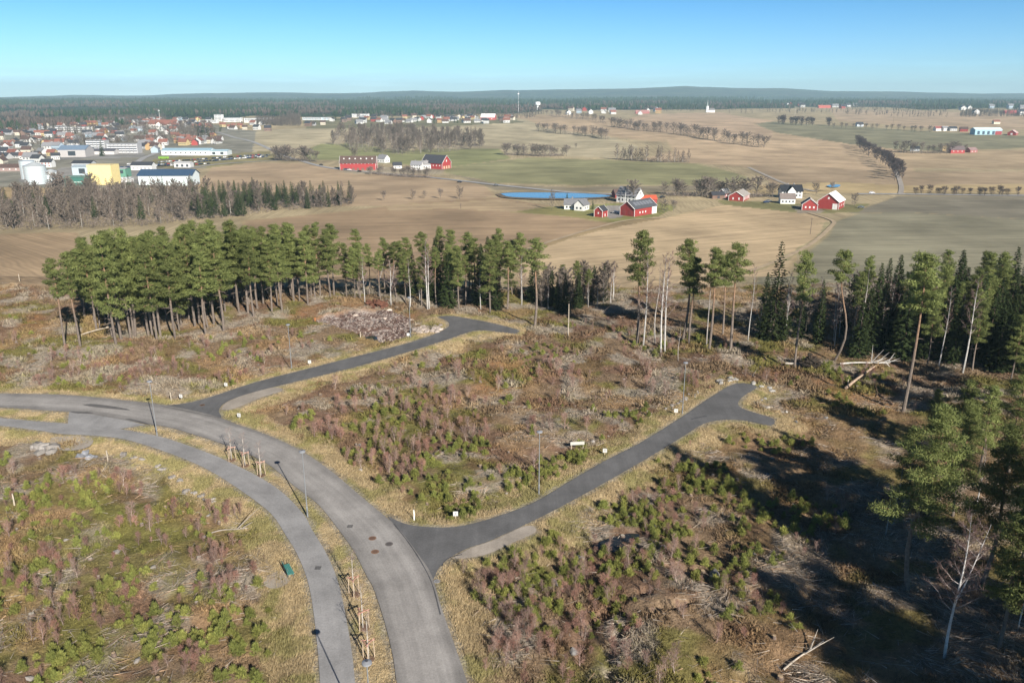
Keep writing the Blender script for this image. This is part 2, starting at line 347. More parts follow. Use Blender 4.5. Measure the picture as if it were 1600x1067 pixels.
    def rock(s, p, r, rng, c, n=1):
        t = (1 + 5 ** 0.5) / 2
        V = np.array([(-1, t, 0), (1, t, 0), (-1, -t, 0), (1, -t, 0), (0, -1, t), (0, 1, t), (0, -1, -t), (0, 1, -t), (t, 0, -1), (t, 0, 1), (-t, 0, -1), (-t, 0, 1)], float) / 1.9
        F = [(0, 11, 5), (0, 5, 1), (0, 1, 7), (0, 7, 10), (0, 10, 11), (1, 5, 9), (5, 11, 4), (11, 10, 2), (10, 7, 6), (7, 1, 8), (3, 9, 4), (3, 4, 2), (3, 2, 6), (3, 6, 8), (3, 8, 9), (4, 9, 5), (2, 4, 11), (6, 2, 10), (8, 6, 7), (9, 8, 1)]
        V = V * rng.uniform(0.65, 1.25, (12, 1)) * np.array([1, rng.uniform(0.6, 1), rng.uniform(0.4, 0.75)]) * r
        a = rng.uniform(0, 6.28); k, q = math.cos(a), math.sin(a); V = np.c_[V[:, 0] * k - V[:, 1] * q, V[:, 0] * q + V[:, 1] * k, V[:, 2]]
        return s.add(V + np.asarray(p), F, None, c)
    def me(s, name, mat, smooth=False):
        return mesh(name, np.concatenate(s.V), np.concatenate(s.T) if s.T else None, np.concatenate(s.Q) if s.Q else None, np.concatenate(s.C), mat, smooth)
    def raw(s):
        return np.concatenate(s.V), (np.concatenate(s.T) if s.T else np.zeros((0, 3), int)), (np.concatenate(s.Q) if s.Q else np.zeros((0, 4), int)), np.concatenate(s.C)
def replicate(name, protos, X, S, A, pick, mat):
    """many small copies of a few shapes as ONE mesh"""
    Vs, Ts, Qs, Cs, n = [], [], [], [], 0
    for k, (V, T, Q, C) in enumerate(protos):
        i = np.where(pick == k)[0]
        if not len(i): continue
        c, s_ = np.cos(A[i])[:, None], np.sin(A[i])[:, None]; sc_ = S[i][:, None]
        W = np.stack([(V[:, 0] * c - V[:, 1] * s_) * sc_ + X[i, :1], (V[:, 0] * s_ + V[:, 1] * c) * sc_ + X[i, 1:2], V[:, 2] * sc_ + X[i, 2:]], -1).reshape(-1, 3)
        off = n + np.arange(len(i))[:, None, None] * len(V)
        if len(T): Ts.append((T[None] + off).reshape(-1, 3))
        if len(Q): Qs.append((Q[None] + off).reshape(-1, 4))
        Vs.append(W); Cs.append(np.tile(C, (len(i), 1)) * (0.8 + 0.4 * hsh(i, i * 7, 3))[:, None].repeat(len(V), 0)); n += len(W)
    return mesh(name, np.concatenate(Vs), np.concatenate(Ts) if Ts else None, np.concatenate(Qs) if Qs else None, np.concatenate(Cs), mat)
ORD = 'first second third fourth fifth sixth seventh eighth ninth tenth eleventh twelfth thirteenth fourteenth fifteenth sixteenth seventeenth eighteenth nineteenth twentieth'.split()
def relabel(objs, noun, where, group, deep=None, most=20):
    """labels by order from the left; beyond what one could count, the nearest ones by order and the rest alike"""
    objs = sorted(objs, key=lambda o: o.location.y)
    front, rest = (objs, []) if len(objs) <= most else (objs[:most], objs[most:])
    front.sort(key=lambda o: proj(*o.location)[0])
    for i, o in enumerate(front):
        o['group'] = group
        w = where; nn = noun if not rest else 'near ' + noun
        o['label'] = f'{noun} {where}' if len(objs) == 1 else f'{nn}, {ORD[i]} from the left {w}'
    for o in rest: o['group'] = group; o['label'] = f'{noun} {deep or ("deeper " + where)}'

# ------------------------------------------------------------------ ground: one sheet, land cover per vertex
def mixc(a, b, t): return a + (np.asarray(b) - a) * t[..., None]
def heath(x, y, rd):
    """colours of the clearing's plants and litter"""
    n = len(x)
    a, b, c, d = fbm(x / 7, y / 7, 5, 51), fbm(x / 4.5, y / 4.5, 4, 61), fbm(x / 5, y / 5, 4, 71), fbm(x / 9, y / 9, 4, 81)
    k = np.tile(np.array([0.207, 0.150, 0.10]), (n, 1))
    k = mixc(k, (0.155, 0.15, 0.045), ss(0.46, 0.60, a) * 0.85)
    k = mixc(k, (0.175, 0.103, 0.074), ss(0.48, 0.66, b) * 0.65)
    k = mixc(k, (0.30, 0.265, 0.22), ss(0.50, 0.63, c) * 0.85)
    k = mixc(k, (0.30, 0.205, 0.115), ss(0.54, 0.70, d) * 0.7)
    left = ss(-4, -16, x + 0.1 * y) * ss(104, 84, y); k = mixc(k, (0.165, 0.155, 0.05), left * ss(0.36, 0.56, fbm(x / 5, y / 5, 4, 55)) * 0.7)
    right = ss(5, 30, x - 0.25 * (y - 60)) * (y < 110)
    k = mixc(k, (0.20, 0.13, 0.075), right * 0.35)
    return k
def straw(x, y):
    t = fbm(x / 2.5, y / 2.5, 3, 91)
    return mixc(np.tile(np.array([0.42, 0.33, 0.195]), (len(x), 1)), (0.30, 0.265, 0.12), ss(0.45, 0.65, t))
ISL = PP([(109, 657), (0, 645), (-160, 642), (-160, 640), (0, 637), (108, 648)])
ISL2 = np.r_[pa_i[70:], mr_l[::-1][:190]]
RUST = [PP([(440, 490), (480, 474), (600, 470), (660, 484), (640, 498), (560, 480), (480, 503)]), PP([(735, 610), (760, 555), (800, 548), (840, 575), (820, 600), (770, 618)]),
        PP([(1190, 560), (1260, 575), (1330, 590), (1420, 600), (1400, 640), (1300, 615), (1200, 585)]), PP([(30, 490), (75, 486), (70, 505), (20, 505)])]
BROWN, STUB, GREEN, GREY, TAN, PALE = (0.33, 0.24, 0.15), (0.50, 0.385, 0.24), (0.255, 0.245, 0.13), (0.255, 0.238, 0.165), (0.43, 0.325, 0.21), (0.41, 0.355, 0.235)
FIELDS = [  # outline in the photograph, colour, direction of the rows (deg from +x), 0.. fine
    ([(340, 212), (420, 203), (530, 198), (700, 192), (830, 182), (900, 190), (1000, 230), (980, 248), (820, 240), (640, 245), (480, 240), (400, 250)], PALE, 5),
    ([(365, 208), (470, 200), (545, 205), (520, 225), (430, 232), (380, 228)], PALE, 10),
    ([(470, 236), (500, 225), (560, 224), (620, 236), (700, 232), (780, 232), (800, 248), (700, 262), (560, 252), (480, 250)], (0.25, 0.255, 0.12), 3),
    ([(800, 182), (900, 178), (1010, 192), (1180, 195), (1215, 205), (1420, 235), (1440, 292), (1180, 262), (1000, 250), (1080, 225), (960, 215), (850, 200)], TAN, -12),
    ([(960, 200), (1000, 180), (1130, 176), (1215, 190), (1210, 212), (1120, 215)], (0.45, 0.335, 0.225), -8),
    ([(1040, 218), (1130, 212), (1240, 222), (1400, 262), (1400, 275), (1170, 262), (1060, 252)], (0.47, 0.355, 0.23), -8),
    ([(1180, 194), (1210, 190), (1400, 202), (1600, 212), (1760, 218), (1760, 236), (1600, 232), (1420, 236), (1330, 226), (1215, 208)], (0.235, 0.22, 0.14), -4),
    ([(1295, 170), (1480, 175), (1760, 182), (1760, 206), (1480, 202), (1310, 190)], (0.42, 0.32, 0.215), -3),
    ([(1400, 238), (1760, 234), (1760, 262), (1400, 262)], (0.41, 0.315, 0.20), 2),
    ([(1170, 258), (1400, 268), (1760, 260), (1760, 290), (1400, 294), (1210, 292)], (0.36, 0.275, 0.18), 1),
    ([(1150, 290), (1300, 285), (1420, 290), (1760, 285), (1760, 302), (1400, 302), (1150, 302)], (0.47, 0.365, 0.20), 1),
    ([(690, 264), (740, 256), (830, 246), (960, 250), (1090, 256), (1150, 270), (1178, 281), (1100, 290), (900, 290), (770, 286), (700, 274)], GREEN, -2),
    ([(690, 268), (780, 288), (900, 293), (1180, 288), (1190, 296), (1000, 300), (880, 300), (770, 297)], (0.25, 0.215, 0.15), -2),
    ([(330, 262), (400, 254), (480, 256), (560, 266), (660, 272), (760, 291), (775, 306), (690, 322), (540, 322), (380, 320), (300, 290)], (0.38, 0.285, 0.185), 4),
    ([(540, 330), (640, 318), (780, 308), (880, 325), (960, 335), (1000, 345), (930, 357), (800, 398), (700, 440), (300, 440), (380, 345)], BROWN, 6),
    ([(600, 322), (780, 312), (900, 330), (850, 334), (700, 326), (610, 330)], (0.42, 0.32, 0.2), 4),
    ([(800, 398), (930, 358), (1000, 346), (1060, 336), (1130, 320), (1200, 322), (1262, 330), (1300, 347), (1285, 366), (1250, 395), (1150, 440), (1090, 470), (880, 470), (800, 440)], STUB, 24),
    ([(1302, 346), (1340, 333), (1400, 322), (1760, 322), (1760, 470), (1150, 470), (1170, 436), (1255, 396), (1290, 368)], GREY, 2),
    ([(1320, 334), (1400, 306), (1760, 306), (1760, 346), (1600, 343), (1420, 332)], (0.215, 0.195, 0.145), 2),
    ([(-160, 370), (125, 362), (160, 440), (90, 446), (-160, 446)], (0.36, 0.265, 0.165), -38),
    ([(-160, 290), (80, 288), (100, 312), (60, 322), (-160, 318)], (0.40, 0.30, 0.165), 3),
    ([(860, 322), (960, 330), (1000, 342), (960, 350), (880, 338), (800, 332)], (0.24, 0.22, 0.09), 3)]
FOREST = [([(-900, 140), (2500, 140), (2500, 166), (1600, 168), (1460, 172), (1300, 166), (1200, 170), (1000, 171), (850, 172), (800, 178), (600, 180), (480, 182), (380, 182), (300, 186), (180, 196), (0, 205), (-900, 215)])]
DRIVES = [([(1265, 352), (1300, 346), (1290, 366), (1255, 396), (1180, 425), (1176, 421), (1245, 392), (1280, 364), (1284, 350)], (0.36, 0.31, 0.18)), ([(930, 356), (1010, 340), (1030, 343), (935, 361), (800, 402), (795, 397)], (0.33, 0.25, 0.14)),
          ([(870, 325), (955, 318), (1035, 318), (1060, 322), (1030, 338), (960, 346), (900, 334)], (0.23, 0.225, 0.09)), ([(1120, 312), (1210, 316), (1300, 322), (1360, 318), (1340, 332), (1260, 334), (1130, 320)], (0.23, 0.215, 0.10)),
          ([(925, 322), (975, 322), (972, 340), (950, 342)], (0.26, 0.24, 0.22)), ([(1240, 322), (1290, 322), (1285, 333), (1245, 333)], (0.3, 0.26, 0.2)),
          ([(-160, 205), (330, 195), (400, 205), (395, 240), (330, 262), (250, 268), (300, 290), (180, 296), (0, 292), (-160, 292)], (0.245, 0.23, 0.185)), ([(230, 262), (240, 248), (420, 236), (440, 250), (330, 262)], (0.27, 0.235, 0.12)),
          ([(40, 290), (180, 288), (300, 286), (310, 282), (240, 262), (100, 262), (30, 280)], (0.27, 0.255, 0.235)), ([(60, 236), (215, 232), (230, 246), (80, 250)], (0.25, 0.24, 0.225)),
          ([(470, 186), (600, 184), (800, 186), (820, 192), (700, 198), (480, 202)], (0.2, 0.185, 0.11)), ([(528, 268), (560, 262), (700, 262), (690, 272), (560, 272)], (0.33, 0.28, 0.2))]
def build_ground():
    ys = [-160, -110, -70, -40, -15, 5, 20, 30, 38, 44]; y = 48.0
    while y < 12400:
        ys.append(y); h = 45 if y < 185 else (55 if y < 345 else 74)
        y += min(max(1.5 * (y * y + h * h) / (h * 1244), 0.12), 0.016 * y)
    ys = np.array(ys); u = np.r_[-5, -3, -2, -1.4, -1.15, np.linspace(-1, 1, 720), 1.15, 1.4, 2, 3, 5]
    Y, U = np.meshgrid(ys, u, indexing='ij'); X = U * (0.70 * np.maximum(Y, 0) + 42)
    x, y = X.ravel(), Y.ravel()
    rd = rdist(x, y); z = zg(x, y, rd)
    near = (y < 330); clear = 1 - ss(186, 206, y + 8 * (fbm(x / 20, y / 20, 3, 3) - 0.5))
    col = np.tile(np.array([0.37, 0.30, 0.185]), (len(x), 1)); fuv = np.c_[x, y, np.zeros(len(x))]
    fw = ~near
    xs, yss = x[y > 180], y[y > 180]; idx = np.where(y > 180)[0]
    jx = xs + (fbm(xs / 15, yss / 15, 2, 7) - 0.5) * 5; jy = yss + (fbm(xs / 15, yss / 15, 2, 9) - 0.5) * 5
    for poly, c, ang in FIELDS:
        q = PP(poly); i = idx[inpoly(q, jx, jy)]; a = R(ang)
        e = fbm(x[i] / 160, y[i] / 160, 3, int(abs(q[0][0])) % 97)
        col[i] = np.asarray(c) * np.array([1.0, 0.985, 0.98]) * (0.88 + 0.24 * e)[:, None]
        fuv[i] = np.c_[-x[i] * math.sin(a) + y[i] * math.cos(a), x[i] * math.cos(a) + y[i] * math.sin(a), np.zeros(len(i))]
        d = pdist(q, x[i], y[i]); k = (1 - ss(0.5, 3.0, d)) * 0.6
        col[i] = mixc(col[i], (0.40, 0.32, 0.18), k)
    for poly, c in DRIVES:
        i = idx[inpoly(PP(poly), jx, jy)]; col[i] = np.asarray(c) * (0.8 + 0.4 * fbm(x[i] / 30, y[i] / 30, 3, 12))[:, None]
    fo = np.zeros(len(x), bool)
    for poly in FOREST: fo[idx[inpoly(PP(poly), jx + 200 * (fbm(xs / 400, yss / 400, 3, 77) - 0.5), jy + 500 * (fbm(xs / 300, yss / 300, 3, 78) - 0.5))]] = True
    fo |= (y > 6500)
    t = fbm(x / 120, y / 120, 4, 79); col[fo] = mixc(np.tile(np.array([0.022, 0.036, 0.022]), (fo.sum(), 1)), (0.055, 0.075, 0.035), ss(0.35, 0.65, t[fo]))
    col[fo] = mixc(col[fo], (0.10, 0.08, 0.06), (ss(0.6, 0.75, fbm(x[fo] / 350, y[fo] / 160, 3, 80)) * 0.6))
    n = clear > 0
    ch = heath(x[n], y[n], rd[n]); s = straw(x[n], y[n]); j = rd[n] + (fbm(x[n] / 3, y[n] / 3, 3, 33) - 0.5) * 4.5
    ch = mixc(ch, (0, 0, 0), np.zeros(n.sum())); k = 1 - ss(2.8, 5.2, j); ch = ch + (s - ch) * k[:, None]
    ks = (1 - ss(0.2, 1.0, rd[n] + (fbm(x[n] / 1.2, y[n] / 1.2, 3, 66) - 0.5) * 0.9)) * 0.75; ch = ch + (np.array([0.26, 0.235, 0.195]) - ch) * ks[:, None]
    for q in RUST: ch = mixc(ch, (0.30, 0.145, 0.06), (1 - ss(-1.5, 1.5, pdist(q, x[n], y[n]) * np.where(inpoly(q, x[n], y[n]), -1, 1))) * 0.5)
    ip = inpoly(pit, x[n], y[n]); ch[ip] = mixc(np.tile(np.array([0.15, 0.095, 0.075]), (ip.sum(), 1)), (0.30, 0.26, 0.24), ss(0.4, 0.6, fbm(x[n][ip] / 3, y[n][ip] / 3, 3, 44)))
    col[n] = col[n] + (ch - col[n]) * clear[n][:, None]
    ny, nx = Y.shape; i = np.arange(ny - 1)[:, None] * nx + np.arange(nx - 1)[None]
    Q = np.stack([i, i + 1, i + nx + 1, i + nx], -1).reshape(-1, 4)
    me = mesh('ground', np.c_[x, y, z], None, Q, col, ground_mat(), True, {'clear': clear, 'fuv': fuv})
    struct(obj('ground', me))
build_ground()
# ------------------------------------------------------------------ asphalt
def strip(name, Lp, Rp, z, mat, k=6, far=0.0):
    t = np.linspace(0, 1, k); n = len(Lp); V = Lp[:, None] * (1 - t)[None, :, None] + Rp[:, None] * t[None, :, None]
    W = np.linalg.norm(Lp - Rp, axis=1); s = np.r_[0, np.cumsum(np.linalg.norm(np.diff((Lp + Rp) / 2, axis=0), axis=1))]
    uv = np.stack([(t[None] - 0.5) * W[:, None], np.repeat(s[:, None], k, 1), np.zeros((n, k))], -1).reshape(-1, 3)
    V = V.reshape(-1, 2); Z = (zt(V[:, 0], V[:, 1]) + far) if far else np.full(len(V), z)
    i = np.arange(n - 1)[:, None] * k + np.arange(k - 1)[None]; Q = np.stack([i, i + 1, i + k + 1, i + k], -1).reshape(-1, 4)
    return struct(obj(name, mesh(name, np.c_[V, Z], None, Q, None, mat, False, {'fuv': uv})))
def flat(name, poly, z, mat):
    T = tessellate_polygon([[Vector((*p, 0)) for p in poly]]); V = np.c_[poly, np.full(len(poly), z)]
    return struct(obj(name, mesh(name, V, np.array(T), None, None, mat, False, {'fuv': np.c_[poly, np.zeros(len(poly))]})))
ASPH, ASPH_D, ASPH_P = road_mat('worn_asphalt', (0.30, 0.284, 0.268), 0.18, 0.3), road_mat('dark_asphalt', (0.128, 0.127, 0.128), 0.1), road_mat('path_asphalt', (0.28, 0.274, 0.27), 0.07)
GRAV = road_mat('gravel', (0.34, 0.30, 0.255), 0.12)
strip('main_road', mr_l, mr_r, 0.030, ASPH, 9)
strip('cycle_path', pa_o, pa_i, 0.026, ASPH_P)
flat('path_junction_surface', link_, 0.022, ASPH_P)
flat('north_side_road', catmull(np.r_[sa, sa[:1]], 3)[:-1], 0.018, ASPH_D)
flat('south_side_road', catmull(np.r_[sb, sb[:1]], 3)[:-1], 0.018, ASPH_D)
for q in (ga, gb, gc_): flat('gravel_ground', catmull(np.r_[q, q[:1]], 3)[:-1], 0.010, GRAV)
def ribbon(name, pts, w0, mat):
    c = resample(catmull(PP(pts), 4), 160); d = np.gradient(c, axis=0); d /= np.linalg.norm(d, axis=1)[:, None]; nrm = np.c_[-d[:, 1], d[:, 0]] * w0 / 2
    return strip(name, c + nrm, c - nrm, 0, mat, 3, 0.35)
FAR_A = road_mat('far_asphalt', (0.33, 0.32, 0.31), 0.05)
ribbon('highway_road', [(300, 196), (350, 210), (395, 222), (440, 242), (500, 260), (560, 268), (640, 275), (720, 283), (800, 292), (880, 300), (930, 303), (1000, 304)], 6.5, FAR_A)
ribbon('highway_road', [(1340, 303.5), (1420, 304), (1500, 305), (1600, 306), (1760, 306)], 7, FAR_A)
ribbon('lane_road', [(290, 264), (340, 257), (400, 253), (470, 249.5)], 6, FAR_A)
ribbon('lane_road', [(200, 262), (225, 247), (245, 238), (250, 225), (248, 210)], 7, FAR_A)
TRK = road_mat('dirt_track', (0.40, 0.31, 0.205), 0.2)
ribbon('farm_track', [(1040, 341), (980, 345), (930, 357), (860, 378), (800, 398)], 2.6, TRK)
ribbon('farm_track', [(1407, 304), (1408, 290), (1400, 268), (1392, 250)], 4, GRAV)
ribbon('farm_track', [(1170, 262), (1200, 276), (1240, 292), (1275, 300)], 4, GRAV)
ribbon('farm_track', [(1262, 333), (1300, 345), (1298, 355), (1270, 380), (1225, 404), (1170, 425)], 2.6, TRK)
def pond(name, pts, mat, up=0.4):
    q = catmull(np.r_[PP(pts), PP(pts[:1])], 4)[:-1]; z = float(np.mean(zt(q[:, 0], q[:, 1]))) + up
    flat(name, q, z, mat)
WAT = water_mat((0.10, 0.22, 0.33), 0.12)
pond('pond_bank_ground', [(774, 304.5), (800, 301), (850, 300.5), (900, 301.5), (945, 304.5), (962, 308), (930, 312), (880, 313.5), (830, 313), (786, 310)], road_mat('mud', (0.17, 0.125, 0.08), 0.15), 0.55)
pond('pond_water', [(782, 304), (800, 302.5), (850, 302), (900, 303), (940, 305.5), (954, 308), (930, 310), (880, 311.5), (830, 311), (795, 309)], WAT, 0.7)
pond('pond_water', [(1291, 292), (1300, 289.5), (1312, 290), (1311, 293), (1300, 294)], WAT, 0.7)
DARKW = water_mat((0.02, 0.025, 0.03), 0.05)
for pts in ([(925, 846), (950, 834), (985, 826), (1000, 830), (975, 846), (955, 856)], [(560, 521), (585, 518), (588, 525), (566, 526)], [(1183, 743), (1200, 738), (1205, 748), (1188, 752)], [(1303, 793), (1322, 788), (1326, 800), (1308, 804)], [(655, 496), (700, 490), (690, 497)][:0]):
    if pts:
        q = catmull(np.r_[PP(pts), PP(pts[:1])], 3)[:-1]; flat('puddle_water', q, max(float(np.median(zg(q[:, 0], q[:, 1]))), -1.2) + 0.12, DARKW)

# ------------------------------------------------------------------ trees
def trunkpath(h, rng, bend=0.02, k=9, lean=(0, 0)):
    t = np.linspace(0, 1, k); a = rng.normal(0, bend, 2) * h; b = rng.normal(0, bend * 0.6, 2) * h
    x = a[0] * np.sin(t * 3.1) + b[0] * np.sin(t * 6.3) + lean[0] * h * t; y = a[1] * np.sin(t * 3.1) + b[1] * np.sin(t * 6.3) + lean[1] * h * t
    return np.c_[x, y, t * h]
def at(path, t): return np.array([np.interp(t, np.linspace(0, 1, len(path)), path[:, i]) for i in range(3)])
def unit(v): return v / max(np.linalg.norm(v), 1e-9)
PINEBARK = ((0.17, 0.14, 0.118), (0.28, 0.175, 0.11))
def puff(g, c, rx, rz, n, rng, cols, L=0.42, W=0.13):
    p = rng.normal(size=(n, 3)); p /= np.linalg.norm(p, axis=1)[:, None]; rr = rng.uniform(0.25, 1, (n, 1)) ** 0.5
    off = p * rr * np.array([rx, rx, rz]); B = c + off
    D = np.cross(p, rng.normal(size=(n, 3))) + p * 0.25 + np.array([0, 0, 0.25])
    k = rng.uniform(0, 1, (n, 1)) * 0.5 + rng.uniform(0, 0.5)
    g.blades(B, D, rng.uniform(0.7, 1.3, n) * L, rng.uniform(0.7, 1.3, n) * W, rng, cols[0] + (np.asarray(cols[1]) - cols[0]) * k, p + np.array([0, 0, 0.35]))
NEED = (np.array([0.11, 0.138, 0.045]), np.array([0.25, 0.278, 0.092]))
def pine(seed, h=18, cs=0.55, cr=2.7, nb=34, dens=1.0, bend=0.012, dead=5, lean=(0, 0), L_=0.42, W_=0.13, point=False):
    rng = np.random.default_rng(seed); tr, cw = G(), G()
    path = trunkpath(h, rng, bend, 10, lean); r0 = 0.0105 * h + 0.03; t = np.linspace(0, 1, 10)
    col = np.array([np.array(PINEBARK[0]) + (np.array(PINEBARK[1]) - PINEBARK[0]) * float(ss(0.3, 0.62, q)) for q in t])
    tr.tube(path, r0 * (1 - t) ** 0.8 + 0.02, 8, col)
    for i in range(dead):
        q = rng.uniform(cs * 0.55, cs + 0.05); a = rng.uniform(0, 6.28); p = at(path, q); L = rng.uniform(0.6, 1.7)
        d = np.array([math.cos(a), math.sin(a), rng.uniform(-0.3, 0.3)]); tr.tube([p, p + d * L * 0.6, p + d * L + [0, 0, -0.15]], [0.045, 0.03, 0.012], 4, (0.25, 0.2, 0.17))
    for i in range(nb):
        q = (i + rng.uniform(0, 0.8)) / nb; t_ = cs + (1 - cs) * q; a = i * 2.4 + rng.uniform(-0.5, 0.5)
        L = cr * (math.sin(math.pi * (0.16 + 0.80 * q)) ** 0.75) * rng.uniform(0.55, 1.15)
        if point: L = cr * (0.22 + 0.78 * (1 - q) ** 0.8) * min(1, q * 4 + 0.55) * rng.uniform(0.5, 1.2)
        up = math.tan(R(-8 + 48 * q + rng.uniform(-10, 10))); d = unit(np.array([math.cos(a), math.sin(a), up])); p = at(path, min(t_, 0.985))
        e = p + d * L; m = p + d * L * 0.5 - np.array([0, 0, 0.08 * L])
        tr.tube([p, m, e], [0.05 * (1 - q) + 0.02, 0.03, 0.01], 4, PINEBARK[1])
        for f in (0.5, 0.78, 1.0):
            c = p + (e - p) * f + rng.normal(0, 0.18, 3); rx = (0.23 * L + 0.44) * rng.uniform(0.8, 1.25)
            puff(cw, c, rx, rx * 0.36, int((70 * rx * rx + 22) * dens), rng, NEED, L_, W_)
    puff(cw, path[-1] + [0, 0, -0.15], 0.5, 0.7, int(60 * dens), rng, NEED, L_, W_)
    return tr.me('pine_trunk', M['bark']), cw.me('pine_crown', M['leaf']), h
SPR = (np.array([0.024, 0.042, 0.017]), np.array([0.075, 0.10, 0.032]))
def spruce(seed, h=16, cr=2.6, cs=0.05, n=26, cols=SPR, dens=1.0, W=0.16):
    rng = np.random.default_rng(seed); tr, cw = G(), G(); path = trunkpath(h, rng, 0.004, 6); t = np.linspace(0, 1, 6)
    tr.tube(path, (0.011 * h + 0.02) * (1 - t) + 0.015, 7, (0.13, 0.10, 0.08))
    for i in range(n):
        q = i / n; z = cs + (1 - cs) * q; L0 = cr * (1 - q) ** 0.8 * (1 if q > 0.15 else 0.75 + q * 1.7) + 0.12; k = max(4, int(8 - 4 * q))
        for j in range(k):
            a = j * 6.283 / k + i * 1.3 + rng.uniform(-0.35, 0.35); L = L0 * rng.uniform(0.65, 1.15); p = at(path, z)
            dr = np.array([math.cos(a), math.sin(a), 0]); m = max(int(26 * L * dens / 1.5) + 8, 10); f = rng.uniform(0.12, 1, m) ** 0.75
            droop = -0.32 * f * L + 0.22 * (f ** 2.5) * L + (0.25 if q > 0.7 else 0) * f * L
            B = p + dr * (f * L)[:, None] + np.c_[np.zeros((m, 2)), droop + rng.normal(0, 0.05, m)]
            D = dr * 0.8 + np.c_[-dr[1] * rng.normal(0, 0.9, m), dr[0] * rng.normal(0, 0.9, m), rng.normal(-0.35, 0.3, m)]
            c = cols[0] + (cols[1] - cols[0]) * (rng.uniform(0, 1, (m, 1)) * 0.6 + 0.4 * f[:, None] * rng.uniform(0.4, 1))
            cw.blades(B, D, rng.uniform(0.35, 0.75, m) * (0.5 + 0.5 * (1 - q)), W * rng.uniform(0.8, 1.3, m), rng, c, dr * 0.7 + np.array([0, 0, 0.9]))
        tr.tube([at(path, z), at(path, z) + np.array([math.cos(i), math.sin(i), -0.2]) * L0 * 0.7], [0.03, 0.01], 3, (0.12, 0.09, 0.07))
    return tr.me('spruce_trunk', M['bark']), cw.me('spruce_crown', M['leaf']), h
def bare(seed, h=15, cs=0.3, cr=2.6, limbs=16, tw=18, W=0.035, bark=(0.48, 0.46, 0.43), twc=(0.13, 0.085, 0.075), fork=0, r=0.009, round_=0.0, bend=0.014):
    rng = np.random.default_rng(seed); tr, cw = G(), G(); path = trunkpath(h, rng, bend, 9); t = np.linspace(0, 1, 9)
    bc = np.array([np.array(bark) * (0.55 if q < 0.07 else 1) * rng.uniform(0.75, 1.1) for q in t]); bc[-2:] = np.array(bark) * 0.5
    tr.tube(path, (r * h + 0.03) * (1 - t) ** 0.85 + 0.012, 7, bc)
    axes = [path]
    for k in range(fork):
        q = rng.uniform(0.32, 0.5); p = at(path, q); a = rng.uniform(0, 6.28); d = np.array([math.cos(a), math.sin(a), 0]) * 0.30; L = h * (1 - q) * rng.uniform(0.8, 0.98); s = np.linspace(0, 1, 6)
        pth = p + d * (s ** 0.8)[:, None] * L + np.c_[np.zeros((6, 2)), s * L * 0.95]; tr.tube(pth, (r * h * 0.62) * (1 - s) + 0.012, 6, bark); axes.append(pth)
    for ax in axes:
        for i in range(limbs // (1 if ax is path else 2)):
            q = cs + (0.97 - cs) * (i + rng.uniform(0, 0.9)) / limbs if ax is path else 0.2 + 0.75 * (i + rng.uniform(0, 1)) / (limbs // 2)
            p = at(ax, min(q, 0.99)); a = i * 2.4 + rng.uniform(-0.6, 0.6); f = (q - cs) / (1 - cs) if ax is path else q
            L = cr * ((1 - 0.72 * f) if not round_ else math.sin(math.pi * (0.22 + 0.68 * f))) * rng.uniform(0.7, 1.2)
            d = unit(np.array([math.cos(a), math.sin(a), rng.uniform(0.55, 1.15) if not round_ else rng.uniform(0.15, 0.9)])); s = np.linspace(0, 1, 4)
            pth = p + d * (s * L)[:, None] + np.c_[rng.normal(0, 0.06, (4, 2)) * L * s[:, None], 0.22 * L * s ** 2]
            tr.tube(pth, 0.045 * (1 - f * 0.6) * (1 - s) * max(h / 15, 0.3) + 0.006, 4, np.array(bark) * 0.45 + np.array(twc) * 0.5)
            m = tw; fs = rng.uniform(0.2, 1, m); B = np.stack([np.interp(fs, s, pth[:, k]) for k in range(3)], 1)
            D = d * 0.6 + rng.normal(0, 0.55, (m, 3)) + np.array([0, 0, 0.25]); cw.blades(B, D, rng.uniform(0.35, 1.0, m) * (0.35 + 0.28 * L), W, rng, np.array(twc) * rng.uniform(0.7, 1.35, (m, 1)))
            B2 = B + D / np.linalg.norm(D, axis=1)[:, None] * 0.35 * (0.35 + 0.28 * L); cw.blades(B2, D + rng.normal(0, 0.6, (m, 3)), rng.uniform(0.3, 0.8, m) * (0.3 + 0.25 * L), W * 0.8, rng, np.array(twc) * rng.uniform(0.7, 1.35, (m, 1)))
    return tr.me('bare_trunk', M['bark']), cw.me('bare_crown', M['twig']), h
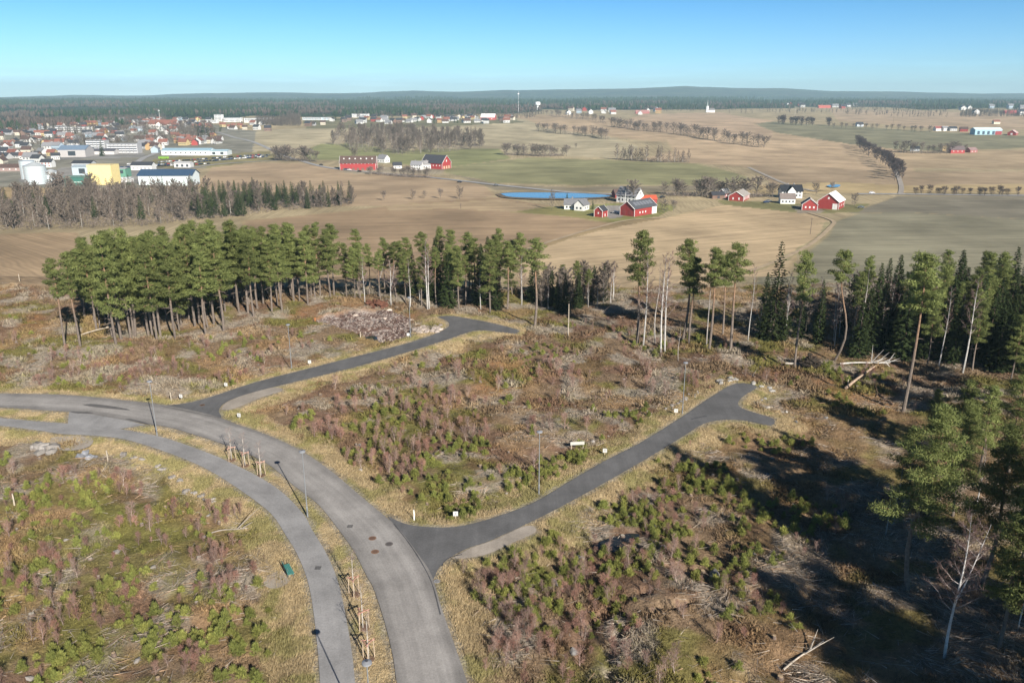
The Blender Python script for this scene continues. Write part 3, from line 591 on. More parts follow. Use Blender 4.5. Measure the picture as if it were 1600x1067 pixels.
PROTO = {
    'pine': [*[pine(k, 17, cs, cr, 30, 1.15, 0.012, 7, (0, 0), 0.40, 0.12, True) for k, cs, cr in ((1, 0.34, 3.0), (2, 0.44, 2.8), (3, 0.30, 3.2), (4, 0.47, 2.7), (5, 0.40, 2.5), (6, 0.36, 2.8), (7, 0.50, 2.6))]],
    'thin_pine': [pine(11, 18, 0.62, 2.0, 24, 0.9, 0.01, 4), pine(12, 19, 0.68, 1.9, 20, 0.9, 0.014, 4), pine(13, 18, 0.58, 1.7, 26, 0.9, 0.01, 3), pine(14, 21, 0.74, 2.3, 20, 1.0, 0.03, 2), pine(15, 22, 0.66, 2.3, 26, 1.1, 0.008, 6)],
    'near_pine': [pine(21, 18, 0.40, 3.5, 40, 2.1, 0.02, 9, (0.03, 0.0), 0.30, 0.07, True), pine(22, 17, 0.42, 3.3, 38, 2.1, 0.02, 7, (0, 0), 0.30, 0.07, True), pine(23, 16, 0.34, 3.0, 40, 2.1, 0.015, 6, (0, 0), 0.30, 0.07, True)],
    'spruce': [spruce(31, 16, 2.7, 0.05, 40, SPR, 1.0, 0.20), spruce(32, 17, 2.4, 0.08, 40, SPR, 1.0, 0.20), spruce(33, 15, 3.0, 0.04, 40, SPR, 1.0, 0.20)],
    'big_spruce': [spruce(35, 23, 3.6, 0.04, 40, (np.array([0.022, 0.036, 0.015]), np.array([0.075, 0.095, 0.032])), 1.2, 0.18)],
    'far_spruce': [spruce(36, 16, 2.7, 0.05, 20, (SPR[0] * 1.3, SPR[1] * 1.3), 0.6, 0.55), spruce(37, 17, 3.1, 0.12, 20, (SPR[0] * 1.6, SPR[1] * 1.6), 0.6, 0.55)],
    'birch': [bare(41, 16, 0.35, 2.4, 20, 22, 0.055, twc=(0.19, 0.13, 0.115)), bare(42, 17, 0.4, 2.0, 20, 22, 0.055, twc=(0.19, 0.13, 0.115), bend=0.02), bare(43, 15, 0.3, 2.6, 20, 22, 0.055, twc=(0.19, 0.13, 0.115), fork=1)],
    'near_birch': [bare(45, 14, 0.3, 2.4, 26, 60, 0.024, (0.50, 0.49, 0.47), (0.16, 0.11, 0.10), 1, 0.0068, bend=0.02)],
    'wood_birch': [bare(46, 16, 0.2, 3.3, 20, 32, 0.21, (0.44, 0.42, 0.38), (0.20, 0.155, 0.128)), bare(47, 17, 0.25, 3.0, 20, 32, 0.21, (0.36, 0.34, 0.30), (0.19, 0.15, 0.122))],
    'grey': [bare(48, 13, 0.08, 3.6, 22, 34, 0.21, (0.22, 0.20, 0.18), (0.18, 0.148, 0.122), 1), bare(49, 11, 0.05, 3.4, 22, 34, 0.21, (0.2, 0.18, 0.16), (0.17, 0.14, 0.115), 1)],
    'far_bare': [bare(61, 13, 0.1, 3.4, 9, 22, 0.5, (0.22, 0.20, 0.18), (0.19, 0.155, 0.13)), bare(62, 11, 0.08, 3.8, 9, 22, 0.5, (0.2, 0.18, 0.16), (0.175, 0.145, 0.12))],
    'bare': [bare(51, 12, 0.16, 4.2, 18, 18, 0.27, (0.15, 0.13, 0.11), (0.20, 0.165, 0.14), 2, 0.014, 1), bare(52, 11, 0.12, 3.6, 18, 18, 0.27, (0.15, 0.13, 0.11), (0.185, 0.155, 0.13), 1, 0.012, 1), bare(53, 13, 0.2, 3.6, 18, 18, 0.27, (0.18, 0.16, 0.14), (0.205, 0.17, 0.145), 2, 0.012, 1)],
    'thicket': [bare(55, 14, 0.08, 3.6, 22, 26, 0.24, (0.10, 0.085, 0.08), (0.10, 0.08, 0.08), 2, 0.012, 1)],
    'snag': [bare(57, 15, 0.45, 1.4, 8, 5, 0.03, (0.34, 0.31, 0.28), (0.16, 0.12, 0.10), 0, 0.008)],
}
TN = {'pine': 'pine_tree', 'thin_pine': 'pine_tree', 'near_pine': 'pine_tree', 'spruce': 'spruce_tree', 'big_spruce': 'spruce_tree', 'far_spruce': 'spruce_tree', 'birch': 'birch_tree', 'near_birch': 'birch_tree', 'wood_birch': 'birch_tree', 'grey': 'leafless_tree', 'bare': 'bare_tree', 'thicket': 'bare_tree', 'snag': 'dead_tree'}
TC = {'pine_tree': 'pine', 'spruce_tree': 'spruce', 'birch_tree': 'birch', 'bare_tree': 'tree', 'leafless_tree': 'tree', 'dead_tree': 'dead tree'}
rnd = random.Random(7)
def tree(kind, x, y, h, label=None, group=None, wide=1.0, rz=None, v=None):
    pr = PROTO[kind]; a, b, h0 = pr[v if v is not None else rnd.randrange(len(pr))]; s = h / h0; n = TN[kind]
    r = root(n, (x, y, G1(x, y) - 0.12), rnd.uniform(0, 6.28) if rz is None else rz, (s * wide, s * wide, s), label, TC[n], group)
    r['category'] = TC[n]
    obj('trunk', a, r); obj('crown', b, r)
    return r
def stand(kinds, poly, n, hr, gap, seed, keep=None):
    """trees scattered over an outline on the ground, a gap apart"""
    q = PP(poly) if keep is None else poly; rg = random.Random(seed); out = {}; pts = []; lo, hi = q.min(0), q.max(0); tries = 0
    while len(pts) < n and tries < n * 60:
        tries += 1; x, y = rg.uniform(lo[0], hi[0]), rg.uniform(lo[1], hi[1])
        if not inpoly(q, np.array([x]), np.array([y]))[0] or any((x - a) ** 2 + (y - b) ** 2 < gap * gap for a, b in pts): continue
        pts.append((x, y)); k = rg.choices([a for a, _ in kinds], [b for _, b in kinds])[0]
        out.setdefault(TN[k], []).append(tree(k, x, y, rg.uniform(*hr) * (0.9 if 'birch' in k else 1), wide=rg.uniform(0.85, 1.2)))
    return out
def T(kind, bx, by, ty, label, group=None, wide=1.0, v=None, rz=None):
    p = P(bx, by); return tree(kind, p[0], p[1], hgt(p, ty), label, group, wide, rz, v)
# --- the tall pine stand behind the first side road
GS = 'pines of the dense stand'
fr = []
for bx, by, ty in ((181.6, 540, 372), (190, 532, 366), (231, 516, 362), (245, 530, 380), (250, 519, 360), (274, 528, 372), (322, 524, 385), (334, 503, 350), (349.6, 517.6, 372), (373.5, 487, 346), (396.7, 494.6, 368), (441, 485.7, 352), (459, 470, 350), (481, 474, 362), (305, 508, 350), (210, 520, 352), (150, 512, 372), (425, 488, 372)):
    fr.append(T('pine', bx, by, ty, None, GS, 0.95))
relabel(fr, 'front edge pine with bare trunk', 'along the dense stand', GS)
d = stand([('pine', 1)], [(132, 500), (150, 512), (190, 526), (250, 520), (322, 512), (400, 485), (480, 468), (562, 466), (562, 455), (430, 452), (300, 456), (190, 466), (132, 474)], 102, (12, 17.5), 3.1, 3)
relabel(d['pine_tree'], 'inner pine of the dense stand', 'behind its front edge', GS, 'hidden among other crowns')
tw = [T('thin_pine', 101, 538, 402, None, 'two slim pines'), T('thin_pine', 125.5, 541, 395, None, 'two slim pines')]
relabel(tw, 'slim pine standing apart on brown cleared ground', 'before the dense stand', 'two slim pines')
# --- mixed forest at the far edge of the clearing
GM = 'trees of the mixed forest edge'
d = stand([('pine', 5), ('spruce', 2), ('thin_pine', 4), ('birch', 2.5)], [(556, 470), (640, 476), (700, 478), (775, 484), (835, 474), (838, 462), (760, 452), (560, 454)], 56, (10, 15.5), 3.2, 5)
for k, nn in (('pine_tree', 'slender pine'), ('spruce_tree', 'dark spruce'), ('birch_tree', 'white birch')):
    relabel(d.get(k, []), nn, 'of the mixed forest edge above the road end', GM, 'deeper in the mixed forest edge above the road end')
GV = [T('birch', 668, 480, 372, 'tallest white birch above the stony pit, its bare crown over the pines', GM), T('birch', 671, 479.6, 385, 'white birch stem close against the tallest birch above the stony pit', GM),
      T('birch', 640.6, 477, 400, 'pale birch just beside the pair of tall birches above the pit', GM), T('pine', 766, 487, 374, 'tall pine at the forest end nearest the lone pine', GM), T('pine', 717, 480, 384, 'pine with a full crown in the middle of the mixed forest edge', GM)]
T('thin_pine', 835.6, 505.7, 372, 'lone pine with bare trunk standing between the road end and the low thicket', None, 1.25, 1)
d = stand([('birch', 3), ('grey', 1.5), ('spruce', 3), ('thin_pine', 1), ('snag', 0.5)], [(846, 480), (900, 487), (962, 470), (955, 450), (850, 455)], 46, (6, 9.5), 2.2, 8)
for k, nn in (('spruce_tree', 'young spruce'), ('birch_tree', 'young bare birch'), ('dead_tree', 'thin grey dead stem'), ('leafless_tree', 'low leafless tree'), ('pine_tree', 'small pine')):
    relabel(d.get(k, []), nn, 'of the low thicket beyond the lone pine', 'trees of the low thicket')
# --- scattered tall trees before the pale field
GP = 'tall single trees left on the cleared slope'
for kind, bx, by, ty, lab, v, wd in (
    ('thin_pine', 996, 532, 357, 'tallest narrow pine, outermost of the loose row before the straw field', 2, 1.1), ('birch', 1005, 538, 385, 'white birch just beside the tallest narrow pine', 0, .8), ('snag', 1024.5, 530, 400, 'grey dead stem between two white birches', 0, 1),
    ('birch', 1033, 547, 384, 'white birch with clean stem, nearer of the middle birch pair', 1, .9), ('birch', 1039, 545, 388, 'leaning white birch, farther of the middle birch pair', 0, .9), ('snag', 1060, 560, 497, 'short broken grey snag standing below the middle pines', 0, 1),
    ('thin_pine', 1066, 530, 370, 'tall dark pine with narrow top behind the broken snag', 2, 1.1), ('thin_pine', 1077, 532, 396, 'pine with crown thrown to one side beside the tall dark pine', 0, 1.2), ('thin_pine', 1108, 544, 385, 'pine with a low twisted crown in the middle of the loose row', 4, 1.1), ('snag', 1104, 536, 420, 'thin dead stem touching the pine with low twisted crown', 0, 1),
    ('thin_pine', 1129.5, 520, 394, 'smaller pine behind the fork of trunks in the loose row', 0, 1), ('thin_pine', 1141.5, 547, 382, 'pine with flat plume crown, last of the loose row before the big spruce', 1, 1.1), ('birch', 1169, 530, 409, 'thin bare curved birch beside the big dark spruce', 1, .6),
    ('big_spruce', 1207, 528, 371, 'big dense spruce rising over the forest edge', 0, 1), ('birch', 1226, 530, 420, 'bare birch half hidden at the side of the big spruce', 2, 1), ('spruce', 1193, 527, 470, 'low dark spruce at the foot of the big spruce', 0, 1.2), ('spruce', 1222, 530, 465, 'low dark spruce under the bare birch by the big spruce', 1, 1.2),
    ('thin_pine', 1242, 570, 389, 'slim pine beside the upturned root plate', 0, .8), ('thin_pine', 1304.6, 558, 388, 'slim crooked pine with S-curved trunk before the dark forest', 3, .9), ('thin_pine', 1412, 638, 393, 'tall straight pine with orange trunk by the crossed fallen logs', 4, .95)):
    T(kind, bx, by, ty, lab, GP, wd, v)
# --- dark forest behind them
GD = 'trees of the dark forest'
d = stand([('spruce', 6), ('pine', 3), ('thin_pine', 1), ('birch', 0.6)], [(1330, 549), (1400, 560), (1470, 572), (1530, 580), (1620, 592), (1720, 605), (1720, 495), (1560, 492), (1420, 496), (1330, 500)], 100, (9, 16.5), 2.8, 13)
d2 = stand([('birch', 5), ('spruce', 2), ('bare', 1)], [(1178, 524), (1260, 532), (1340, 545), (1390, 545), (1390, 500), (1260, 505), (1190, 508)], 42, (8, 12.5), 2.7, 14)
for k, nn in (('spruce_tree', 'dark spruce'), ('pine_tree', 'pine with green crown'), ('birch_tree', 'pale bare birch'), ('leafless_tree', 'grey leafless tree')): relabel(d.get(k, []), nn, 'of the dark forest edge', GD, 'deep inside the dark forest')
for k, nn in (('spruce_tree', 'low dark spruce'), ('birch_tree', 'bare grey birch'), ('bare_tree', 'bare branching tree')): relabel(d2.get(k, []), nn, 'between big spruce and dark forest', GD, 'farther back between big spruce and dark forest')
T('birch', 1505, 577, 425, 'white stemmed birch standing out before the dark forest', GD, .9, 0); T('birch', 1467, 570, 440, 'pale slim birch at the dark forest edge', GD, .7, 1); T('snag', 1341, 549, 410, 'bare grey stem in shadow at the dark forest edge', GD, 1, 0)
# --- near pines and birch by the shaded slope
GN = 'pines of the shaded slope'
for kind, bx, by, ty, lab, v, rz, wd in (
    ('near_pine', 1419, 921, 640, 'nearest big pine with leaning orange trunk and broad crown', 0, 0.2, 1.0), ('near_birch', 1475, 1029, 800, 'white forked birch with bare crown in deep shade', 0, 0.5, 1.0), ('near_pine', 1561, 1010, 770, 'pine trunk by the frame edge, partly lit above the shade', 2, 2.0, .9),
    ('near_pine', 1535, 905, 660, 'broad bright pine crown behind the white forked birch', 1, 1.0, 1.0), ('near_pine', 1490, 800, 628, 'pine with yellowish crown behind the nearest big pine', 2, 3.0, .9), ('pine', 1408, 800, 665, 'small pine with thin crown at the inner side of the slope', 2, 1.0, 1.2),
    ('pine', 1500, 715, 590, 'narrow young pine with pointed top on the slope', 1, 2.0, 1.1), ('near_pine', 1577, 735, 556, 'dark pine high on the slope against the forest', 1, 4.0, .9), ('pine', 1530, 735, 600, 'young pine between the narrow pine and the dark pine', 0, .0, 1.2), ('near_pine', 1600, 860, 640, 'dense pine at the edge behind the pine trunk', 0, 2.5, .9),
    ('birch', 1522, 800, 690, 'thin bare birch among the slope pines', 1, 0, 1), ('near_birch', 1590, 985, 850, 'slim birch beside the pine trunk at the frame edge', 0, 2, .7), ('snag', 1383, 838, 745, 'pale broken stem beside the nearest big pine', 0, 0, 1), ('snag', 1397, 815, 720, 'pale thin stem behind the broken stem', 0, 1, 1), ('pine', 1455, 680, 600, 'small pine lowest on the slope near the tall straight pine', 4, 1, 1.1)):
    T(kind, bx, by, ty, lab, GN, wd, v, rz)
d = stand([('near_pine', 3), ('pine', 2)], [(1600, 640), (1615, 720), (1680, 720), (1700, 640), (1640, 620)], 5, (14, 18), 5, 17)
relabel(d['pine_tree'], 'pine', 'of the wood beside the shaded slope', GN)
k = 0; off = []                                # the wood goes on beyond the frame; its shade falls on the slope
for px, py in ((1085, 700), (1130, 705), (1150, 725), (1200, 712), (1215, 745), (1270, 722), (1180, 780), (1230, 800), (1290, 745), (1310, 780), (1390, 770), (1280, 830), (1340, 830), (1200, 905), (1250, 930), (1300, 900), (1290, 970), (1350, 950), (1380, 1000), (1330, 1040), (1250, 770), (1340, 880)):
    p = P(px, py); h = rnd.uniform(18, 22); q = p[:2] + np.array(SH) * h * 0.94 / math.tan(SUN_EL)
    u, v = proj(q[0], q[1], 0)
    if u < 1625 and v < 1180: continue
    off.append(tree('thin_pine' if k % 3 else 'pine', q[0], q[1], h, None, GN, 1.15)); k += 1
relabel(off, 'pine', 'of the wood whose shade falls on the slope', GN, 'farther inside the wood whose shade falls on the slope')
# --- woods and hedgerows out in the fields
GL = 'trees of the long wood between fields'
d = stand([('wood_birch', 5), ('grey', 6), ('far_spruce', 1)], [(-60, 362), (80, 359), (200, 356), (300, 346), (300, 304), (180, 300), (100, 305), (-60, 325)], 190, (13, 17), 3.6, 21)
d2 = stand([('wood_birch', 1.5), ('grey', 2), ('far_spruce', 7)], [(300, 345), (385, 338), (430, 331), (500, 326), (552, 322), (548, 314), (430, 306), (300, 306)], 120, (12, 16.5), 3.4, 22)
for e, wh in ((d, 'of the long wood before the silos'), (d2, 'of the long wood tip')):
    for k, nn in (('spruce_tree', 'dark spruce'), ('birch_tree', 'bare pale stemmed birch'), ('leafless_tree', 'grey leafless tree')): relabel(e.get(k, []), nn, wh, GL, 'deeper ' + wh)
d = stand([('wood_birch', 1), ('grey', 1)], [(515, 225), (560, 238), (620, 243), (690, 240), (760, 230), (745, 217), (640, 208), (560, 206), (525, 212)], 235, (17, 22), 4.2, 23)
for k, nn in (('birch_tree', 'bare birch'), ('leafless_tree', 'grey leafless tree')): relabel(d.get(k, []), nn, 'of the oval wood behind the red barns', 'trees of the oval birch wood', 'deeper in the oval wood behind the red barns')
def brush(x, y, h, n, seed, c=(0.20, 0.165, 0.14)):
    rng = np.random.default_rng(seed); i = rng.integers(0, len(x), n); k = rng.uniform(0, 1, n); B = np.c_[x[i] + rng.normal(0, 1.2, n), y[i] + rng.normal(0, 1.2, n), np.zeros(n)]
    B[:, 2] = zt(B[:, 0], B[:, 1]) + k * h * rng.uniform(0.4, 1, n); D = np.c_[rng.normal(0, 0.6, (n, 2)), np.full(n, 0.6)]
    return G().blades(B, D, rng.uniform(0.8, 2.2, n), rng.uniform(0.15, 0.45, n), rng, np.array(c) * rng.uniform(0.65, 1.4, (n, 1)))
HB = []
def woodfloor(name, poly, h, n, seed):
    q = PP(poly); rng = np.random.default_rng(seed); lo, hi = q.min(0), q.max(0); x, y = rng.uniform(lo[0], hi[0], n * 3), rng.uniform(lo[1], hi[1], n * 3); i = inpoly(q, x, y); x, y = x[i][:n // 6], y[i][:n // 6]
    struct(obj(name, brush(x, y, h, n, seed).me(name, M['twig'])), 'stuff')
woodfloor('wood_undergrowth', [(515, 225), (560, 238), (620, 243), (690, 240), (760, 230), (745, 217), (640, 208), (560, 206), (525, 212)], 5, 26000, 1)
woodfloor('wood_undergrowth', [(-60, 362), (80, 359), (200, 356), (300, 346), (385, 338), (430, 331), (500, 326), (552, 322), (548, 314), (430, 306), (300, 304), (180, 300), (100, 305), (-60, 325)], 4, 36000, 2)
def hedge(line, n, hr, noun, where, group, kind='bare', jit=6, seed=1, wide=1.25):
    c = resample(PP(line), n); rg = random.Random(seed); o = []
    for x, y in c: o.append(tree(kind, x + rg.uniform(-jit, jit), y + rg.uniform(-jit, jit), rg.uniform(*hr), wide=wide * rg.uniform(.85, 1.2)))
    c = resample(PP(line), n * 14); j = np.random.default_rng(seed); hh = hr[0] * 0.42
    if kind != 'thicket' and jit > 3: tag(obj('hedge', brush(c[:, 0] + j.normal(0, jit * 0.35, len(c)), c[:, 1] + j.normal(0, jit * 0.35, len(c)), hh, n * 110, seed).me('hedge', M['twig'])), 'low brown brushwood hedge ' + where, 'hedge', 'low hedges in the fields')
    relabel(o, noun, where, group, most=20); return o
GH = 'bare trees of the field hedges'
hedge([(846, 205), (900, 211), (951, 218)], 17, (13, 18), 'bare hedge tree', 'in the short hedge on the pale slope', GH, seed=31)
hedge([(857, 180), (900, 186), (947, 194)], 16, (13, 18), 'bare hedge tree', 'in the upper hedge below the water tower', GH, seed=32)
hedge([(955, 198), (1000, 204), (1037, 207)], 18, (14, 20), 'bare hedge tree', 'in the middle hedge across the tan slope', GH, seed=33)
hedge([(1052, 209), (1100, 217), (1150, 225), (1195, 231)], 20, (14, 20), 'bare hedge tree', 'in the long hedge falling towards the dark thicket', GH, seed=34)
hedge([(788, 243), (810, 243), (845, 245), (880, 244)], 18, (11, 16), 'bare grey tree', 'of the copse above the green field', GH, seed=35)
hedge([(967, 250), (1000, 252), (1040, 254), (1076, 254)], 20, (13, 19), 'bare grey tree', 'of the tall copse beside the tan slope', GH, 'wood_birch', seed=36, wide=1.3)
hedge([(430, 250), (450, 252), (470, 252), (492, 253)], 16, (13, 18), 'bare brown tree', 'beside the highway above the red barn', GH, seed=37)
hedge([(1337, 228), (1352, 238), (1368, 250), (1382, 262), (1398, 276), (1407, 282)], 20, (13, 17), 'dense dark bare tree', 'of the steep dark thicket crossing the fields', GH, 'thicket', 5, 38, 1.25)
hedge([(1345, 226), (1372, 246), (1392, 262), (1408, 279)], 14, (11, 14), 'low dark bare tree', 'along the shaded flank of the steep thicket', GH, 'thicket', 5, 39, 1.2)
hedge([(1040, 306), (1080, 307), (1120, 307), (1165, 309), (1200, 308)], 20, (10, 16), 'bare tree', 'between the two farms behind the straw field', GH, seed=40)
hedge([(1430, 303), (1470, 304), (1530, 305), (1610, 306)], 20, (5, 8), 'low bare bush tree', 'along the far road beyond the grey field', GH, 'thicket', 4, 41, 1.4)
hedge([(1217, 193), (1240, 196), (1270, 196), (1297, 197)], 18, (14, 19), 'dim bare tree', 'of the wood above the dark green field', GH, 'thicket', 14, 42, 1.3)
hedge([(1305, 200), (1350, 202), (1400, 204), (1450, 207)], 16, (9, 12), 'small avenue tree', 'in the avenue along the dark green field', GH, seed=43, jit=3)
hedge([(1400, 238), (1425, 240), (1450, 240), (1474, 240), (1500, 238)], 14, (10, 16), 'bare tree', 'around the little farm below the dark green field', GH, seed=44)
hedge([(582, 272), (600, 274), (620, 276), (645, 278), (676, 278)], 14, (7, 11), 'round bare bush tree', 'before the red barn farm', GH, seed=45)
for bx, by, ty, lab in ((555, 252, 232, 'big round bare tree behind the long red barn'), (600, 314, 298, 'round bare bush beyond the tip of the long wood'), (645, 312, 296, 'narrow bare bush in the brown field'), (663, 310, 298, 'small bare bush beside the narrow bush'), (688, 311, 294, 'wide bare bush before the pond'), (718, 311, 291, 'round bare bush nearest the pond'), (990, 318, 282, 'huge old bare tree behind the white farmhouse'), (1038, 332, 312, 'bare garden tree behind the red barn gable'), (1052, 331, 312, 'bare garden tree farthest from the white farmhouse'), (1335, 322, 302, 'bare tree beside the white roofed barn'), (1300, 300, 284, 'bare tree behind the white roofed barn'), (1275, 305, 286, 'bare tree between white farmhouse and barn'), (97, 318, 270, 'big bare tree before the green shed'), (146, 305, 272, 'bare tree before the yellow building'), (900, 232, 224, 'lone bare tree in the green field'), (862, 328, 297, 'slim bare tree on the lawn by the white farmhouse')):
    T('bare', bx, by, ty, lab, 'single bare trees near farms', 1.1 if bx != 862 else .5)
T('far_spruce', 886, 311, 300, 'x')['label'] = 'small dark conifer behind the pond meadow'
T('far_spruce', 926, 327, 311, 'x')['label'] = 'round conifer beside the white farmhouse gable'
GT = 'garden trees in the town'
d = stand([('bare', 3), ('far_spruce', 5)], [(0, 240), (0, 208), (150, 194), (330, 190), (400, 200), (350, 232), (215, 228)], 62, (8, 14), 12, 51)
d2 = stand([('bare', 3), ('far_spruce', 4)], [(425, 200), (600, 194), (800, 195), (810, 186), (600, 181), (430, 184)], 40, (8, 15), 14, 52)
for e, wh in ((d, 'among the town houses'), (d2, 'among the houses above the pale field')):
    for k, nn in (('bare_tree', 'bare garden tree'), ('spruce_tree', 'dark garden conifer')): relabel(e.get(k, []), nn, wh, GT, 'farther back ' + wh)
for bx, by, ty in ((318, 215, 194), (160, 244, 220), (325, 216, 198), (311, 213, 196)): T('far_spruce', bx, by, ty, None, GT, 1.3)['label'] = 'broad dark conifer ' + {318: 'at the town edge by the highway', 160: 'before the balcony block', 325: 'outermost by the highway bend', 311: 'innermost of the clump by the highway'}[bx]
# --- far forest, too dense to count
def far_forest():
    rng = np.random.default_rng(9); pr = []
    for c in ((0.03, 0.05, 0.026), (0.045, 0.066, 0.03), (0.12, 0.095, 0.08)):
        g = G(); g.tube([(0, 0, -1), (0, 0, 5)], [0.35, 0.25], 4, (0.1, 0.08, 0.06))
        if c[0] < 0.1: g.tube([(0, 0, 1.5), (0, 0, 4), (0, 0, 9), (0, 0, 14)], [1.5, 3.0, 2.0, 0.1], 6, c)
        else: g.tube([(0, 0, 2), (0, 0, 6), (0, 0, 10), (0, 0, 13)], [0.6, 3.0, 2.6, 0.4], 6, c)
        pr.append(g.raw())
    u = rng.uniform(-0.8, 0.8, 90000); y = 1500 + 6500 * rng.uniform(0, 1, 90000) ** 1.15; x = u * y
    ok = np.zeros(len(x), bool)
    for poly in FOREST: ok |= inpoly(PP(poly), x + 200 * (fbm(x / 400, y / 400, 3, 77) - 0.5), y + 500 * (fbm(x / 300, y / 300, 3, 78) - 0.5))
    ok &= fbm(x / 500, y / 500, 3, 90) > 0.36; x, y = x[ok][:30000], y[ok][:30000]; z = zt(x, y); n = len(x)
    b = fbm(x / 350, y / 220, 3, 91); pick = np.where((b > 0.54) & (y < 4300), 2, rng.integers(0, 2, n))
    s = rng.uniform(0.7, 1.35, n) * np.where(y > 4000, 1.5, 1.0)
    struct(obj('distant_forest', replicate('distant_forest', pr, np.c_[x, y, z], s, rng.uniform(0, 6, n), pick, M['plant'])), 'stuff')
    q = [PP(p) for p in ([(400, 196), (470, 198), (470, 184), (400, 184)], [(780, 196), (850, 180), (850, 170), (560, 176), (560, 182), (780, 188)], [(1000, 176), (1250, 178), (1330, 180), (1480, 186), (1480, 168), (1250, 164), (1000, 170)], [(0, 208), (150, 197), (260, 190), (260, 180), (0, 195)], [(0, 238), (0, 208), (330, 192), (340, 220), (215, 226)], [(1500, 184), (1760, 188), (1760, 176), (1500, 174)])]
    xs, ys = [], []
    for p in q:
        lo, hi = p.min(0), p.max(0); a, c = rng.uniform(lo[0], hi[0], 4000), rng.uniform(lo[1], hi[1], 4000); i = inpoly(p, a, c) & (fbm(a / 160, c / 90, 2, 95) > 0.42); m_ = 2300 if len(xs) == 5 else 800; xs.append(a[i][:m_]); ys.append(c[i][:m_])
    x, y = np.concatenate(xs), np.concatenate(ys); n = len(x)
    V, T_, C, _h = None, None, None, None
    pr2 = []
    for k in (0, 1):
        a, b, _ = PROTO['far_bare'][k]; g = G()
        for m in (a, b):
            V = np.empty(len(m.vertices) * 3, np.float32); m.vertices.foreach_get('co', V); V = V.reshape(-1, 3)
            t = np.array([p.vertices[:] for p in m.polygons if len(p.vertices) == 3]); qd = np.array([p.vertices[:] for p in m.polygons if len(p.vertices) == 4])
            C = np.empty(len(V) * 4, np.float32); m.attributes['Col'].data.foreach_get('color', C); g.add(V, t, qd, C.reshape(-1, 4)[:, :3])
        pr2.append(g.raw())
    i = rng.permutation(n)[:4800]; x, y = x[i], y[i]; n = len(i)
    struct(obj('bare_woods', replicate('bare_woods', pr2, np.c_[x, y, zt(x, y)], rng.uniform(0.7, 1.2, n), rng.uniform(0, 6, n), rng.integers(0, 2, n), M['twig'])), 'stuff')
far_forest()
# ------------------------------------------------------------------ buildings
WHITE, RED, YEL, GRY, CREAM, OCHRE, BRN, BLUE = (0.68, 0.68, 0.66), (0.29, 0.042, 0.038), (0.80, 0.66, 0.26), (0.42, 0.42, 0.42), (0.72, 0.66, 0.52), (0.62, 0.40, 0.16), (0.16, 0.10, 0.075), (0.33, 0.52, 0.60)
RTILE, RDARK, RGREY, RBLUE, RBROWN, RWHITE = (0.22, 0.095, 0.07), (0.045, 0.047, 0.055), (0.22, 0.22, 0.23), (0.035, 0.07, 0.13), (0.10, 0.065, 0.055), (0.74, 0.76, 0.78)
def wallmesh(L, W, h, rh, wc, trim=None):
    g = G().gable(L, W, h, wc, rh)
    if trim:
        for x in (-L / 2, L / 2):
            for y in (-W / 2, W / 2): g.box(x - 0.14, x + 0.14, y - 0.14, y + 0.14, 0, h - 0.1, trim)
    return g.me('wall', M['paint'])
def roofmesh(L, W, h, rh, rc, ov=0.5, trim=None):
    g = G().roofslab(L, W, h, rh, rc, ov)
    if trim:
        k = rh / (W / 2)
        for x in (-L / 2 - ov, L / 2 + ov):
            for s in (-1, 1): g.tube([(x, s * (W / 2 + ov), h - ov * k + 0.1), (x, 0, h + rh + 0.1)], 0.2, 4, trim)
    return g.me('roof', M['roof'])
def building(name, label, cat, px, py, L, W, h, rh, rz, wc, rc, front=(), gable=(), trim=None, ov=0.5, chimney=0, door=None, group=None, at_=None, s=1.0):
    p = P(px, py) if at_ is None else at_
    x, y = p[0] , p[1] + (0.5 * (W * abs(math.cos(R(rz))) + L * abs(math.sin(R(rz)))) if at_ is None else 0)
    r = root(name, (x, y, float(zt(x, y))), R(rz), s, label, cat, group)
    obj('wall', wallmesh(L, W, h, rh, wc, trim), r); ro = obj('roof', roofmesh(L, W, h, rh, rc, ov, trim), r)
    for k in range(chimney):
        obj('chimney', G().box(-0.45, 0.45, -0.45, 0.45, h + rh * 0.5, h + rh + 1.3, (0.22, 0.2, 0.19), at=(L * (-0.15 + 0.3 * k), 0.6, 0)).me('chimney', M['paint']), ro)
    for n, z, ww, wh, c in front:
        me = G().box(-ww / 2, ww / 2, -0.08, 0.06, -wh / 2, wh / 2, c).me('window', M['paint'])
        for i in range(n): obj('window', me, r, (L * ((i + 0.5) / n - 0.5) * 0.92, -W / 2 - 0.03, z))
    for sd, n, z, ww, wh, c in gable:
        me = G().box(-0.06, 0.06, -ww / 2, ww / 2, -wh / 2, wh / 2, c).me('window', M['paint'])
        for i in range(n): obj('window', me, r, (sd * (L / 2 + 0.03), W * ((i + 0.5) / n - 0.5) * 0.8, z))
    if door: sd, yy, ww, wh, c = door; obj('door', G().box(-0.07, 0.07, -ww / 2, ww / 2, 0, wh, c).me('door', M['paint']), r, (sd * (L / 2 + 0.03), yy, 0))
    return r
GLASS = (0.04, 0.05, 0.06)
W1 = (1.0, 1.3, GLASS)
